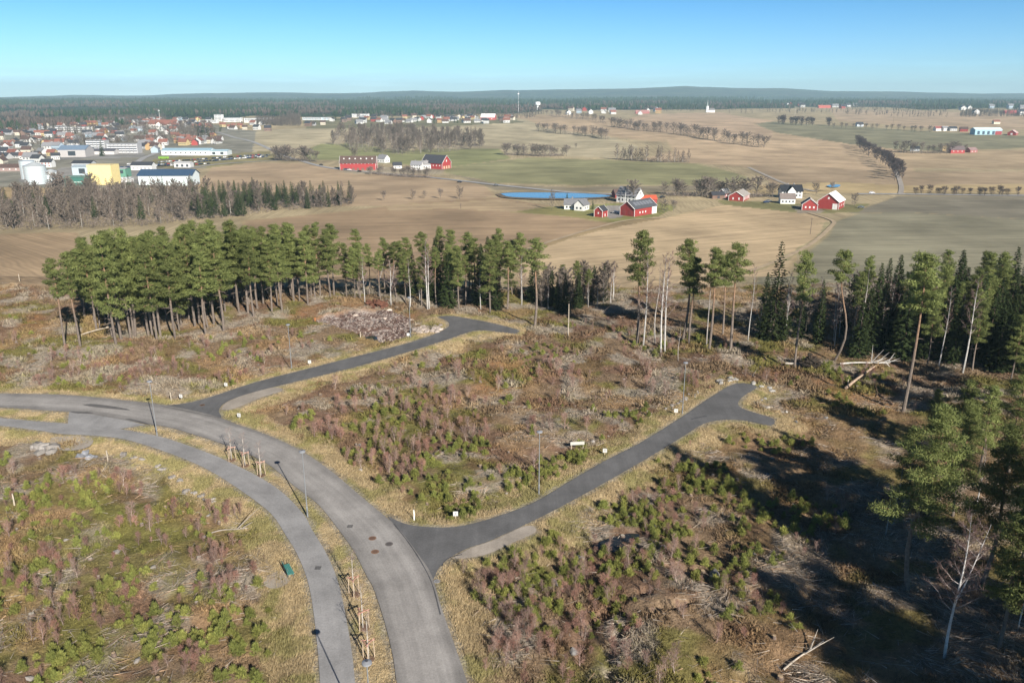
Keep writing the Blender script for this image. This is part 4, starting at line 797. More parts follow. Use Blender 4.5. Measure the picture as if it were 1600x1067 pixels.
# farm behind the straw field
b = building('barn', 'red barn with dark panel roof and white end bay beside the straw field', 'barn', 1002, 339, 25, 11.5, 5.2, 4.2, 46, RED, (0.07, 0.075, 0.085), [], [(-1, 2, 2.2, 2.2, 3.4, (0.25, 0.05, 0.045))], WHITE, 0.6)
obj('end_bay', G().box(7.2, 12.6, -5.86, -5.6, -0.5, 5.0, WHITE).me('end_bay', M['paint']), b)
for i in range(3): obj('window', G().box(-0.5, 0.5, -0.08, 0.06, -0.6, 0.6, WHITE).me('window', M['paint']), b, (-6.5 + 3.2 * i, -5.8, 2.2))
for i in range(6): obj('solar_panel', G().box(-1.4, 1.4, -1.6, 1.6, 0, 0.12, (0.16, 0.17, 0.19)).me('solar_panel', M['metal']), b, (-8 + 3.4 * i, -2.8, 7.55)).rotation_euler = (math.atan(4.2 / 5.75), 0, 0)
building('shed', 'small red shed with white corner boards on the farm lawn', 'shed', 940, 340, 7, 6, 4.2, 2.6, 55, RED, RDARK, [(1, 1.2, 0.8, 1.8, WHITE)], [(-1, 1, 2.6, 0.8, 1.2, WHITE)], WHITE, 0.4)
building('farmhouse', 'low white farmhouse with grey roof and glazed veranda', 'house', 900, 328, 15, 8, 3.6, 3.2, -8, WHITE, (0.17, 0.17, 0.18), [(6, 1.7, 1.2, 1.4, GLASS)], [(1, 2, 1.7, 1.2, 1.4, GLASS)], None, 0.6, 1)
b = building('house_wing', 'white gabled wing joined to the low white farmhouse', 'house', 910, 330, 10, 7, 4.0, 3.2, 62, WHITE, (0.17, 0.17, 0.18), [(2, 1.8, 1.2, 1.3, GLASS)], [(-1, 2, 1.8, 1.2, 1.3, GLASS)], None, 0.6)
building('farmhouse', 'large white farmhouse with steep grey roof and attic gable', 'house', 987, 319, 17, 10, 5.6, 5.4, -42, WHITE, (0.20, 0.20, 0.21), [(5, 2.2, 1.1, 1.5, GLASS), (5, 4.6, 1.1, 1.2, GLASS)], [(1, 3, 2.2, 1.1, 1.5, GLASS), (1, 1, 7.2, 1.1, 1.3, GLASS)], None, 0.6, 2)
building('shed', 'little dark red shed behind the large white farmhouse', 'shed', 966, 310, 7, 6, 3.5, 2.8, 20, (0.25, 0.05, 0.045), RBROWN, [(1, 1.4, 1.6, 2.4, BRN)])
building('outbuilding', 'low outbuilding with orange tiled roof behind the red barn', 'outbuilding', 1010, 318, 15, 8, 3, 2.2, 8, RED, (0.50, 0.10, 0.05), [(3, 1.5, 1, 1, WHITE)])
# second farm
b = building('barn', 'red barn under a white metal roof with white gate', 'barn', 1308, 328, 19, 14, 5.4, 5.4, 57, RED, RWHITE, [(3, 2.4, 1.0, 1.4, WHITE)], [(-1, 1, 7.6, 1.2, 1.4, WHITE)], WHITE, 0.6, door=(-1, -4.6, 3.2, 4.0, WHITE))
building('shed', 'red gabled shed with brown roof before the white roofed barn', 'shed', 1269, 329, 10, 10, 3.9, 3.8, 74, RED, (0.21, 0.15, 0.12), [(2, 1.6, 0.8, 1.2, WHITE)], [(-1, 3, 2.0, 1.0, 1.3, WHITE)], WHITE, 0.5)
b = building('farmhouse', 'tall white farmhouse with black roof and central gable', 'house', 1237, 310, 16, 9, 5.6, 4.2, 0, WHITE, (0.02, 0.022, 0.028), [(6, 2.2, 1.1, 1.5, GLASS), (6, 4.4, 1.0, 1.2, GLASS)], [(1, 2, 2.2, 1.1, 1.5, GLASS)], None, 0.6, 2)
gm = G().gable(7, 6, 5.7, WHITE, 3.4); obj('gable_bay', gm.me('gable_bay', M['paint']), b, (-1.0, -3.4, 0)).rotation_euler = (0, 0, R(90))
gm = G().roofslab(7, 6, 5.7, 3.4, (0.02, 0.022, 0.028), 0.4); obj('gable_roof', gm.me('gable_roof', M['roof']), b, (-1.0, -3.4, 0)).rotation_euler = (0, 0, R(90))
building('outhouse', 'white house with brown grey roof before the tall white farmhouse', 'house', 1232, 319, 10.5, 7.5, 4.0, 3.2, -6, WHITE, (0.20, 0.165, 0.15), [(4, 1.8, 1.2, 1.2, GLASS)], [(1, 1, 2, 1.1, 1.3, GLASS)])
building('outbuilding', 'long red outbuilding with grey roof and white windows', 'outbuilding', 1161, 315, 20, 11, 3.6, 3.4, 62, RED, (0.30, 0.275, 0.25), [(4, 1.8, 1.6, 2.2, WHITE)], [(-1, 2, 1.8, 1.0, 1.6, WHITE)], WHITE)
building('shed', 'red and white shed among bare trees at the field edge', 'shed', 1134, 309, 9, 6, 3.4, 2.8, 50, RED, RGREY, [(2, 1.5, 1.2, 1.6, WHITE)], [(-1, 1, 1.6, 1.2, 2, WHITE)], WHITE)
building('shed', 'dark low shed at the outer edge of the second farm', 'shed', 1122, 311, 10, 6, 3, 2, 10, BRN, RDARK, [(1, 1.2, 2, 2, RDARK)])
# red barns by the highway
b = building('barn', 'very long red barn with dark roof dormers by the highway', 'barn', 559, 266, 38, 13, 7.4, 6.6, 2, (0.34, 0.045, 0.045), RBROWN, [(9, 6.6, 0.7, 0.9, WHITE), (7, 1.0, 2.6, 2.0, BRN)], [(1, 2, 5, 1.2, 1.4, WHITE)], WHITE, 0.6)
for i in range(6): obj('roof_vent', G().box(-0.6, 0.6, -0.6, 0.6, -0.7, 0.9, (0.75, 0.74, 0.72)).me('roof_vent', M['paint']), b, (-15 + 6 * i, -2.6, 11.2))
b = building('barn', 'large red barn with white verge boards above two white houses', 'barn', 680, 265, 27, 17, 6.5, 7.6, -30, (0.34, 0.045, 0.045), (0.05, 0.05, 0.06), [(6, 3.6, 1.2, 1.2, WHITE)], [(1, 1, 8.4, 1.6, 2.0, WHITE), (1, 3, 1.6, 2.4, 3.0, (0.55, 0.42, 0.28))], WHITE, 0.7)
building('farmhouse', 'white house with cross gable below the large red barn', 'house', 651, 266, 12, 8, 5.2, 3.8, -12, WHITE, RGREY, [(4, 2, 1.1, 1.4, GLASS), (4, 4.2, 1, 1.2, GLASS)], (), None, 0.5, 1)
building('farmhouse', 'second white house, nearer the large red barn door', 'house', 668, 264, 11, 8, 4.6, 3.6, 6, WHITE, (0.28, 0.27, 0.27), [(4, 2, 1.1, 1.4, GLASS)], (), None, 0.5, 1)
building('house', 'pale grey house behind the very long red barn', 'house', 598, 255, 12, 9, 5, 4, -35, (0.66, 0.66, 0.64), RGREY, [(3, 2, 1.1, 1.4, GLASS)], [(1, 2, 2, 1.1, 1.4, GLASS)], None, 0.5, 1)
building('house', 'small white house between the two red barns', 'house', 620, 264, 9, 7, 3.6, 3, 15, WHITE, RDARK, [(2, 1.8, 1.1, 1.2, GLASS)])
# farms on the far slope
building('barn', 'red barn with dark roof in the little tree-ringed farm', 'barn', 1497, 240, 18, 10, 4.6, 4.6, -4, (0.36, 0.05, 0.05), (0.13, 0.10, 0.10), [(3, 2.6, 1.4, 0.8, WHITE)])
building('farmhouse', 'ochre house at the end of the tree-ringed red barn', 'house', 1481, 237, 9, 8, 5.6, 3.6, 60, (0.62, 0.46, 0.24), RGREY, [(2, 2, 1.1, 1.4, GLASS)], [(-1, 2, 3.6, 1.1, 1.4, GLASS)])
building('shed', 'faded red shed beyond the tree-ringed red barn', 'shed', 1521, 239, 13, 9, 3.4, 3, 20, (0.30, 0.12, 0.11), (0.27, 0.18, 0.17), [(2, 1.4, 1, 1, WHITE)])
building('house', 'grey house under a big bare tree beside the tree-ringed farm', 'house', 1432, 237, 11, 8, 3.6, 3, -20, (0.45, 0.47, 0.48), RDARK, [(3, 1.8, 1.1, 1.2, GLASS)])
b = building('machine_hall', 'long pale blue hall with red end bay on the far field edge', 'hall', 1545, 211, 46, 18, 8.4, 3.2, -3, BLUE, (0.62, 0.72, 0.74), [(5, 3.2, 4.2, 5.6, (0.05, 0.08, 0.12))])
obj('end_bay', G().box(11.5, 22.6, -9.3, -9.06, -0.5, 6.0, (0.30, 0.04, 0.045)).me('end_bay', M['paint']), b)
building('barn', 'red barn with pale roof alone at the field end', 'barn', 1588, 212, 18, 13, 4, 4.4, 48, RED, (0.5, 0.36, 0.34), [(2, 1.8, 1.2, 1.2, WHITE)], [(-1, 1, 2, 3, 3, WHITE)])
for px, py, wc, rc, lab in ((1467, 205, WHITE, (0.28, 0.10, 0.09), 'white house with red roof before the pale blue hall'), (1478, 205, WHITE, RGREY, 'white house with grey roof before the pale blue hall'), (1490, 205, (0.5, 0.5, 0.5), RDARK, 'grey house with dark roof before the pale blue hall'), (1508, 206, RED, RBROWN, 'small red house nearest the pale blue hall'), (1344, 198, (0.55, 0.6, 0.65), RDARK, 'blue grey house at the avenue on the dark green field'), (1558, 194, CREAM, RTILE, 'cream house on the tan slope above the blue hall')):
    building('house', lab, 'house', px, py, 13, 9, 4.6, 3.6, rnd.uniform(-20, 20), wc, rc, [(3, 2, 1.2, 1.4, GLASS)])
# church and water tower
c = building('church', 'white church with slender grey spire on the ridge', 'church', 1112, 176, 26, 13, 9, 7.5, 8, (0.85, 0.85, 0.83), (0.16, 0.15, 0.15), [(4, 4.5, 1.4, 3.6, GLASS)], s=0.8)
obj('tower', G().box(-4, 4, -4, 4, -1, 24, (0.72, 0.74, 0.74)).me('tower', M['paint']), c, (-17, 0, 0))
obj('spire', G().tube([(0, 0, 24), (0, 0, 27), (0, 0, 48)], [5.4, 3.0, 0.1], 8, (0.28, 0.32, 0.32)).me('spire', M['roof']), c, (-17, 0, 0))
p = P(840, 172); c = root('water_tower', (p[0], p[1], p[2]), 0, 0.72, 'white drum shaped water tower above the dark trees', 'water tower')
obj('stem', G().tube([(0, 0, -2), (0, 0, 22)], 5.0, 14, (0.75, 0.75, 0.74)).me('stem', M['paint']), c)
obj('tank', G().tube([(0, 0, 20), (0, 0, 24), (0, 0, 36), (0, 0, 38)], [6, 13, 13, 8], 20, (0.85, 0.85, 0.85)).me('tank', M['paint']), c)
for px, py, ty, lab in ((810, 176, 143, 'thin white lattice mast rising above the far forest'), (250, 188, 171, 'white mast above the red roofed hall in town')):
    p = P(px, py); h = hgt(p, ty); r = root('mast', (p[0], p[1], p[2]), 0, 1, lab, 'mast')
    obj('pole', G().tube([(0, 0, -1), (0, 0, h)], [0.5, 0.25], 6, (0.7, 0.7, 0.7)).me('pole', M['paint']), r); obj('antenna', G().box(-2.2, 2.2, -1, 1, h * 0.86, h * 0.9, (0.8, 0.8, 0.8)).me('antenna', M['paint']), r)
# industry before the town
def silo(px, py, d, h, lab, cone=1):
    p = P(px, py); r = root('grain_silo', (p[0], p[1] + d / 2, p[2]), 0, 1, lab, 'silo', 'metal grain silos')
    g = G(); g.tube([(0, 0, -1), (0, 0, h)], d / 2, 36, (0.50, 0.56, 0.58))
    for k in range(1, 8): g.tube([(0, 0, h * k / 8 - 0.08), (0, 0, h * k / 8 + 0.08)], d / 2 + 0.05, 36, (0.40, 0.45, 0.47))
    obj('shell', g.me('shell', M['metal']), r)
    obj('roof', G().tube([(0, 0, h - 0.1), (0, 0, h + d * 0.16 * cone + 0.1)], [d / 2 + 0.3, 0.7 if cone else d / 2], 36, (0.42, 0.45, 0.46)).me('roof', M['metal']), r)
    obj('ladder', G().box(-0.3, 0.3, -0.1, 0.1, 0, h, (0.3, 0.3, 0.3), at=(-d * 0.36, -d * 0.36, 0)).me('ladder', M['metal']), r)
silo(49, 289, 18, 16, 'biggest shiny steel grain silo with cone roof'); silo(76, 287, 12, 10, 'small steel silo beside the biggest silo'); silo(40, 281, 13, 17, 'grey steel silo standing behind the biggest one', 0)
def hall(name, lab, px, py, L, W, h, rh, rz, wc, rc, front=(), gable=(), **k): return building(name, lab, 'hall', px, py, L, W, h, rh, rz, wc, rc, front, gable, **k)
b = hall('warehouse', 'tall windowless yellow building with flat roof among the silos', 158, 289, 21, 16, 17, 0.5, 0, (0.80, 0.66, 0.30), (0.6, 0.5, 0.25), ov=0.1)
obj('cornice', G().box(-10.8, 10.8, -8.25, -8.1, 16.6, 17.2, (0.7, 0.62, 0.38)).me('cornice', M['paint']), b)
hall('warehouse', 'dark green shed with a pale stripe beside the yellow building', 118, 291, 18, 10, 7.5, 0.8, 0, (0.05, 0.16, 0.13), (0.1, 0.2, 0.17), [(1, 3.4, 15, 0.6, (0.5, 0.62, 0.55))])
hall('warehouse', 'pale hall with long dark blue roof at the wood edge', 258, 290, 47, 20, 9, 4.2, 2, (0.66, 0.74, 0.75), RBLUE, ov=1.0)
hall('warehouse', 'grey barrel shed with blue end behind the green shed', 128, 274, 19, 12, 8, 1.6, 3, (0.42, 0.5, 0.54), (0.3, 0.36, 0.4), [(1, 4, 6, 5, GLASS)])
hall('warehouse', 'dark roofed shed behind the yellow building', 128, 266, 20, 12, 7, 2.4, 0, (0.45, 0.47, 0.48), RDARK, [(3, 3, 3, 2, GLASS)])
hall('warehouse', 'green and white workshop with dark openings beside the yellow building', 186, 277, 14, 12, 8, 0.6, 0, (0.12, 0.28, 0.20), GRY, [(2, 5, 3, 3, GLASS)])
hall('warehouse', 'low white shed before the green workshop', 188, 285, 17, 9, 3.4, 0.6, 0, WHITE, RWHITE, [(2, 1.6, 3, 2, GRY)])
hall('warehouse', 'black roofed shed with white doors behind the blue roofed hall', 221, 266, 22, 12, 5, 3, 0, WHITE, RDARK, [(5, 2.2, 2.4, 2.6, GRY)])
hall('warehouse', 'flat grey shed behind the blue roofed hall', 285, 262, 18, 10, 4.6, 1.4, 0, (0.6, 0.6, 0.6), GRY, [(3, 2, 2.5, 2.5, GLASS)])
building('house', 'small white house with dark roof beside the grain silos', 'house', 72, 262, 12, 9, 5.6, 3, 0, WHITE, RDARK, [(3, 2, 1.3, 1.4, RED), (3, 4.2, 1.3, 1.2, RED)])
building('house', 'grey red farm shed at the edge before the silos', 'shed', 14, 268, 20, 9, 4, 3, 6, (0.3, 0.22, 0.2), RBROWN, [(3, 2, 1.2, 1.2, WHITE)])
hall('warehouse', 'big grey hall with one dark glazed front in the town', 111, 246, 33, 26, 9, 4.5, 4, (0.42, 0.40, 0.39), (0.16, 0.22, 0.30), [(1, 4.5, 9, 5.5, GLASS), (3, 6.6, 1.8, 1.4, GLASS)][:1])
hall('warehouse', 'long low dark roofed hall before the balcony block', 146, 242, 52, 15, 4.5, 2.6, 2, (0.5, 0.48, 0.47), (0.08, 0.08, 0.095), [(8, 1.8, 3, 1.8, (0.7, 0.7, 0.7))])
hall('store_hall', 'long white store with pale blue roof beside the car park', 290, 243, 62, 22, 5.6, 2.6, 1, (0.78, 0.78, 0.74), (0.28, 0.42, 0.50), [(9, 3, 2.2, 1.4, GLASS)])
hall('store_hall', 'pale blue flat store next to the long white store', 334, 243, 34, 20, 5.0, 1.6, 1, (0.6, 0.66, 0.66), (0.34, 0.47, 0.53), [(3, 2.4, 4, 3, GLASS)])
def block(lab, px, py, L, W, fl, wc, nb, rz=0):
    h = fl * 3.0; r = building('apartment_block', lab, 'block', px, py, L, W, h, 0.4, rz, wc, GRY, ov=0.2)
    for f in range(fl):
        for i in range(nb): obj('balcony', G().box(-L / nb * 0.36, L / nb * 0.36, -1.3, 0, -1.3, -0.2, (0.82, 0.82, 0.82)).me('balcony', M['paint']), r, (L * ((i + 0.5) / nb - 0.5), -W / 2 - 0.03, 3 * f + 2.2))
        obj('window_band', G().box(-L * 0.47, L * 0.47, -0.05, 0.05, 0, 1.0, GLASS).me('window_band', M['paint']), r, (0, -W / 2 - 0.02, 3 * f + 2.1))
    return r
block('grey apartment block with white balcony rows behind the long dark roof', 192, 240, 40, 14, 4, (0.40, 0.40, 0.41), 8); block('grey apartment block end with balconies, next to the long balcony block', 150, 234, 26, 14, 4, (0.42, 0.42, 0.42), 5)
block('long white three storey block above the pale field', 403, 192, 62, 16, 3, (0.82, 0.82, 0.80), 8, -2)
block('white four storey block beside the water coloured roofs of the town top', 362, 191, 40, 18, 3, (0.85, 0.85, 0.84), 3, 4); block('narrow white tower block at the town top', 341, 190, 17, 15, 5, (0.86, 0.86, 0.85), 2)
block('low white block in front of the narrow tower', 325, 193, 40, 14, 2, (0.82, 0.82, 0.82), 6); block('pale blue school block among trees above the field', 488, 188, 46, 18, 2, (0.62, 0.72, 0.76), 6); block('white blue gabled block behind the house row', 505, 188, 36, 16, 2, (0.6, 0.74, 0.82), 4); block('white glass hall behind the house row', 563, 184, 44, 16, 3, (0.80, 0.82, 0.80), 5)
block('white long institution in the upper town', 112, 207, 60, 18, 3, (0.76, 0.76, 0.73), 7); block('pale slab building behind the white institution', 82, 203, 44, 14, 2, (0.66, 0.66, 0.64), 5)
building('hall', 'great white hall with red tiled roof and gable in the town', 'hall', 253, 201, 52, 22, 8, 8, 4, (0.78, 0.75, 0.70), RTILE, [(6, 4, 2, 2.4, GLASS)]); building('hall', 'white gable front before the great red roofed hall', 'hall', 249, 202, 16, 16, 7, 6, 86, (0.85, 0.83, 0.78), RTILE, (), [(-1, 2, 4, 2, 2.4, GLASS)])
building('barn', 'big red barn with pale roof at the end of the house row', 'barn', 763, 188, 34, 20, 6, 8, -12, (0.42, 0.09, 0.085), (0.72, 0.70, 0.70), [(3, 3, 2, 2, WHITE)]); building('barn', 'red tiled long barn near the ridge church road', 'barn', 1004, 178, 42, 16, 5, 5, 0, (0.34, 0.12, 0.11), (0.36, 0.18, 0.16)); building('barn', 'bright red barn on the far slope below the forest', 'barn', 1289, 169, 46, 18, 5, 5, -3, (0.5, 0.10, 0.08), (0.48, 0.15, 0.11)); building('barn', 'red barn far out on the last slope by the forest', 'barn', 1582, 178, 40, 18, 5, 4, -3, (0.42, 0.07, 0.07), (0.40, 0.09, 0.09))
# town houses: built once per colour pairing, then copied
HK = [('white', (0.58, 0.58, 0.56), 'red tiled', RTILE), ('white', (0.58, 0.58, 0.56), 'black', RDARK), ('white', (0.58, 0.58, 0.56), 'grey', RGREY), ('yellow', (0.52, 0.42, 0.22), 'red tiled', RTILE), ('grey', GRY, 'black', RDARK), ('red', (0.34, 0.06, 0.05), 'black', RDARK), ('cream', (0.55, 0.50, 0.40), 'brown', RBROWN), ('white', (0.58, 0.58, 0.56), 'brown', RBROWN), ('ochre', (0.42, 0.28, 0.13), 'red tiled', RTILE), ('blue grey', (0.36, 0.44, 0.5), 'grey', RGREY), ('brown', (0.2, 0.13, 0.1), 'black', RDARK)]
HP = []
for wn, wc, rn, rc in HK:
    L, W, h, rh = rnd.choice([(11, 8, 4.6, 3.4), (13, 8.5, 3.6, 3.6), (10, 8.5, 5.4, 3.2)])
    g = G().gable(L, W, h, wc, rh)
    for i in range(4): g.box(-0.6, 0.6, -0.1, 0.1, 0, 1.3, GLASS, at=(L * ((i + .5) / 4 - .5), -W / 2 - 0.04, 1.2))
    g2 = G().roofslab(L, W, h, rh, rc, 0.6).box(-0.5, 0.5, -0.5, 0.5, h + rh * 0.5, h + rh + 1.1, (0.25, 0.22, 0.2), at=(L * 0.15, 0.5, 0))
    HP.append((g.me('house_wall', M['paint']), g2.me('house_roof', M['roof'])))
taken = [o.location for o in COL.objects if o.type == 'EMPTY' and o.get('category') in ('house', 'hall', 'block', 'barn', 'silo', 'shed')]
def town(poly, n, gap, seed, where, wts, sc_=(0.9, 1.25)):
    q = PP(poly); rg = random.Random(seed); lo, hi = q.min(0), q.max(0); pts = []; out = {}; tr_ = 0
    while len(pts) < n and tr_ < n * 80:
        tr_ += 1; x, y = rg.uniform(lo[0], hi[0]), rg.uniform(lo[1], hi[1])
        if not inpoly(q, np.array([x]), np.array([y]))[0] or any((x - a) ** 2 + (y - b) ** 2 < gap * gap for a, b in pts) or any((x - v.x) ** 2 + (y - v.y) ** 2 < 17 ** 2 for v in taken): continue
        pts.append((x, y)); k = rg.choices(range(len(HK)), wts)[0]; s = rg.uniform(*sc_)
        r = root('house', (x, y, float(zt(x, y))), R(rg.choice([0, 90, 0, 20, -20]) + rg.uniform(-15, 15)), s); r['category'] = 'house'
        obj('wall', HP[k][0], r); obj('roof', HP[k][1], r); out.setdefault(k, []).append(r)
    for k, o in out.items(): relabel(o, f'{HK[k][0]} house with {HK[k][2]} roof', where, 'houses ' + where, 'farther back ' + where, most=20)
town([(-10, 240), (-10, 208), (70, 198), (150, 190), (230, 187), (330, 190), (335, 214), (345, 230), (215, 226), (100, 230)], 175, 11.5, 61, 'in the town', [9, 5, 5, 2, 3, 2, 3, 4, 3, 2, 2])
town([(-10, 262), (-10, 238), (60, 236), (95, 226), (100, 250), (60, 258)], 20, 13, 67, 'between silos and town', [4, 4, 4, 1, 3, 2, 2, 2, 1, 2, 2])
town([(215, 240), (262, 240), (262, 228), (345, 228), (345, 216), (225, 224)], 18, 14, 68, 'around the long white store', [9, 2, 2, 2, 2, 1, 3, 3, 2, 2, 1])
town([(340, 206), (430, 206), (430, 194), (345, 196)], 12, 18, 62, 'below the white town top blocks', [3, 3, 3, 2, 2, 2, 1, 3, 3, 1, 1])
town([(470, 198), (560, 196), (640, 193), (790, 194), (820, 190), (790, 184), (640, 184), (480, 188)], 58, 17, 63, 'above the pale field', [3, 7, 5, 1, 3, 2, 2, 3, 1, 2, 3], (1.0, 1.35))
town([(880, 180), (1040, 180), (1035, 173), (885, 173)], 14, 30, 64, 'near the church', [2, 4, 4, 1, 1, 3, 1, 1, 1, 1, 1], (1.3, 1.8))
town([(1225, 172), (1345, 172), (1340, 165), (1225, 165)], 9, 40, 65, 'around the bright red far barn', [6, 2, 4, 1, 1, 3, 0, 1, 1, 0, 0], (1.5, 2.0))
town([(1480, 178), (1640, 182), (1640, 168), (1490, 166)], 13, 45, 66, 'far off at the forest edge', [2, 5, 6, 0, 2, 2, 1, 1, 1, 1, 1], (1.5, 2.2))
# ------------------------------------------------------------------ cars, bus
CC = [('black', (0.015, 0.015, 0.018)), ('white', (0.75, 0.75, 0.75)), ('grey', (0.16, 0.17, 0.18)), ('dark blue', (0.02, 0.04, 0.10)), ('silver', (0.42, 0.43, 0.44)), ('red', (0.35, 0.03, 0.03))]
def carmesh(c):
    g = G(); pr = [(-2.2, 0.35), (-2.25, 0.8), (-2.1, 0.95), (-1.7, 1.0), (-1.2, 1.42), (0.5, 1.45), (1.2, 0.98), (2.1, 0.85), (2.25, 0.6), (2.2, 0.35)]
    n = len(pr); V = [(x, -0.88, z) for x, z in pr] + [(x, 0.88, z) for x, z in pr]; cols = np.array([c] * (2 * n), float); cols[[5, 15]] = c
    g.add(V, [(0, i, i + 1) for i in range(1, n - 1)] + [(n, n + i + 1, n + i) for i in range(1, n - 1)], [(i, n + i, n + (i + 1) % n, (i + 1) % n) for i in range(n)], cols)
    for s in (-0.9, 0.9): g.add([(-1.5, s, 1.02), (0.95, s, 1.02), (0.42, s, 1.36), (-1.15, s, 1.36)], None, [(0, 1, 2, 3)], (0.02, 0.025, 0.03))
    for x in (-1.35, 1.35):
        for s in (-0.82, 0.82): g.tube([(x, s - 0.1, 0.33), (x, s + 0.1, 0.33)], 0.33, 10, (0.02, 0.02, 0.02))
    return g.me('car', M['carpaint'])
CM = [carmesh(c) for _, c in CC]
def car(k, x, y, rz, label, group): o = obj('parked_car', CM[k], None, (x, y, float(zt(x, y)) + 0.38)); o.rotation_euler = (0, 0, rz); tag(o, label, 'car', group); return o
rg = random.Random(4); by = {}
for row, (a, c, m) in enumerate((((202, 258), (412, 243), 46), ((215, 261), (420, 246), 46), ((330, 253), (424, 243), 22), ((185, 263), (330, 257), 30))):
    A, B_ = P(*a), P(*c)
    for i in range(m):
        t = (i + rg.uniform(-.25, .25)) / m
        if rg.random() < 0.1: continue
        k = rg.choices(range(6), [5, 4, 4, 4, 3, 1])[0]; q = A + (B_ - A) * t; by.setdefault(k, []).append(car(k, q[0], q[1], R(80 + rg.uniform(-6, 6)), '', ''))
for k, o in by.items(): relabel(o, f'{CC[k][0]} parked car', 'in the big car park', 'cars in the car park', 'in a farther row of the big car park')
for k, px, py, lab in ((0, 502, 259, 'black car on the highway above the long red barn'), (0, 451, 249, 'black car at the highway bend'), (3, 541, 266, 'blue car parked before the long red barn'), (1, 546, 267, 'white car parked before the long red barn'), (0, 562, 269, 'black car on the road below the long red barn'), (0, 718, 286, 'dark car on the highway towards the pond'), (2, 775, 291, 'grey car on the highway nearest the pond'), (1, 1362, 303, 'white van like car on the far road'), (0, 1035, 310, 'dark car between the farms'), (1, 435, 246, 'white car on the highway near the bend'), (2, 1201, 316, 'grey car in the second farm yard'), (3, 1197, 318, 'blue car in the second farm yard'), (4, 962, 334, 'silver car in the yard of the red barn'), (2, 1345, 326, 'grey trailer car beside the white roofed barn')):
    p = P(px, py); car(k, p[0], p[1], R(rg.uniform(-30, 10)), lab, None)
p = P(256, 249); g = G().box(-6, 6, -1.25, 1.25, 0.5, 3.1, (0.30, 0.55, 0.05))
r = root('bus', (p[0], p[1], p[2] + 0.3), 0, 1, 'bright green bus beside the car park', 'bus'); obj('body', g.me('body', M['carpaint']), r); obj('window_band', G().box(-5.8, 5.8, -1.29, 1.29, 1.7, 2.6, (0.03, 0.04, 0.04)).me('window_band', M['carpaint']), r)
for x in (-3.6, 3.6): obj('wheel', G().tube([(x, -1.28, 0.48), (x, 1.28, 0.48)], 0.48, 12, (0.02, 0.02, 0.02)).me('wheel', M['carpaint']), r)
# ------------------------------------------------------------------ street lamps, signs and other small things
ZN = (0.20, 0.21, 0.22)
def lamp(x, y, label, h=8.0):
    r = root('street_lamp', (x, y, G1(x, y)), 0, 1, label, 'street lamp', 'street lamps along the roads')
    po = obj('pole', G().tube([(0, 0, -0.3), (0, 0, 1.2), (0, 0, 1.25), (0, 0, h - 0.1)], [0.095, 0.095, 0.07, 0.045], 10, ZN).me('pole', M['metal']), r)
    obj('door', G().box(-0.04, 0.04, -0.1, -0.085, 0.5, 0.9, (0.12, 0.12, 0.13)).me('door', M['metal']), po)
    obj('lamp_head', G().tube([(0, 0, h - 0.12), (0, 0, h - 0.05), (0, 0, h + 0.05), (0, 0, h + 0.14)], [0.12, 0.36, 0.34, 0.12], 18, (0.24, 0.25, 0.27)).tube([(0, 0, h + 0.13), (0, 0, h + 0.17)], 0.10, 10, (0.08, 0.08, 0.09)).me('lamp_head', M['metal']), r)
for px, py, lab in ((480.7, 806.6, 'tall street lamp on the verge between road and cycle path'), (245.5, 680, 'street lamp on the verge tip by the path junction'), (842, 771, 'street lamp half way along the south side road'), (1066, 646, 'street lamp near the turning head of the south side road'), (455.5, 573, 'street lamp beside the north side road'), (641.5, 527, 'street lamp before the stony pit')):
    p = P(px, py); lamp(p[0], p[1], lab)
d = ray(573, 1034); t = (8.0 - H) / d[2]; lamp(d[0] * t, d[1] * t, 'nearest street lamp seen from above on the narrow verge')
def sign(px, py, s, label, c=(0.52, 0.52, 0.50)):
    p = P(px, py); r = root('plot_sign', (p[0], p[1], G1(p[0], p[1])), R(rnd.uniform(-15, 15)), s, label, 'sign', 'white plot signs')
    obj('board', G().box(-0.34, 0.34, -0.03, 0.03, 0.55, 1.25, c).box(-0.07, 0.07, -0.036, -0.031, 0.85, 1.0, (0.12, 0.12, 0.12)).me('board', M['paint']), r)
    obj('post', G().box(-0.045, 0.045, 0.032, 0.10, -0.2, 1.2, (0.5, 0.42, 0.3)).me('post', M['wood']), r)
for px, py, lab in ((712, 809, 'white plot sign at the mouth of the south side road'), (945, 711, 'white plot sign in the middle of the south side road verge'), (1056, 648, 'white plot sign beside the lamp near the turning head'), (374, 655, 'white plot sign in the grass by the gravel apron'), (283, 623, 'white plot sign above the main road junction'), (484, 570, 'white plot sign along the north side road'), (638, 528, 'white plot sign beside the stony pit lamp'), (353, 602, 'white plot sign on the upper verge of the north side road')): sign(px, py, 0.8, lab)
p = P(902, 700); r = root('white_board', (p[0], p[1], G1(p[0], p[1])), R(6), 1, 'wide white board standing in the shrubs behind the verge', 'board'); obj('panel', G().box(-0.95, 0.95, -0.04, 0.04, 0.7, 1.15, (0.48, 0.47, 0.43)).me('panel', M['paint']), r)
for x in (-0.8, 0.8): obj('leg', G().box(x - 0.05, x + 0.05, 0.042, 0.12, -0.2, 1.1, (0.4, 0.35, 0.28)).me('leg', M['wood']), r)
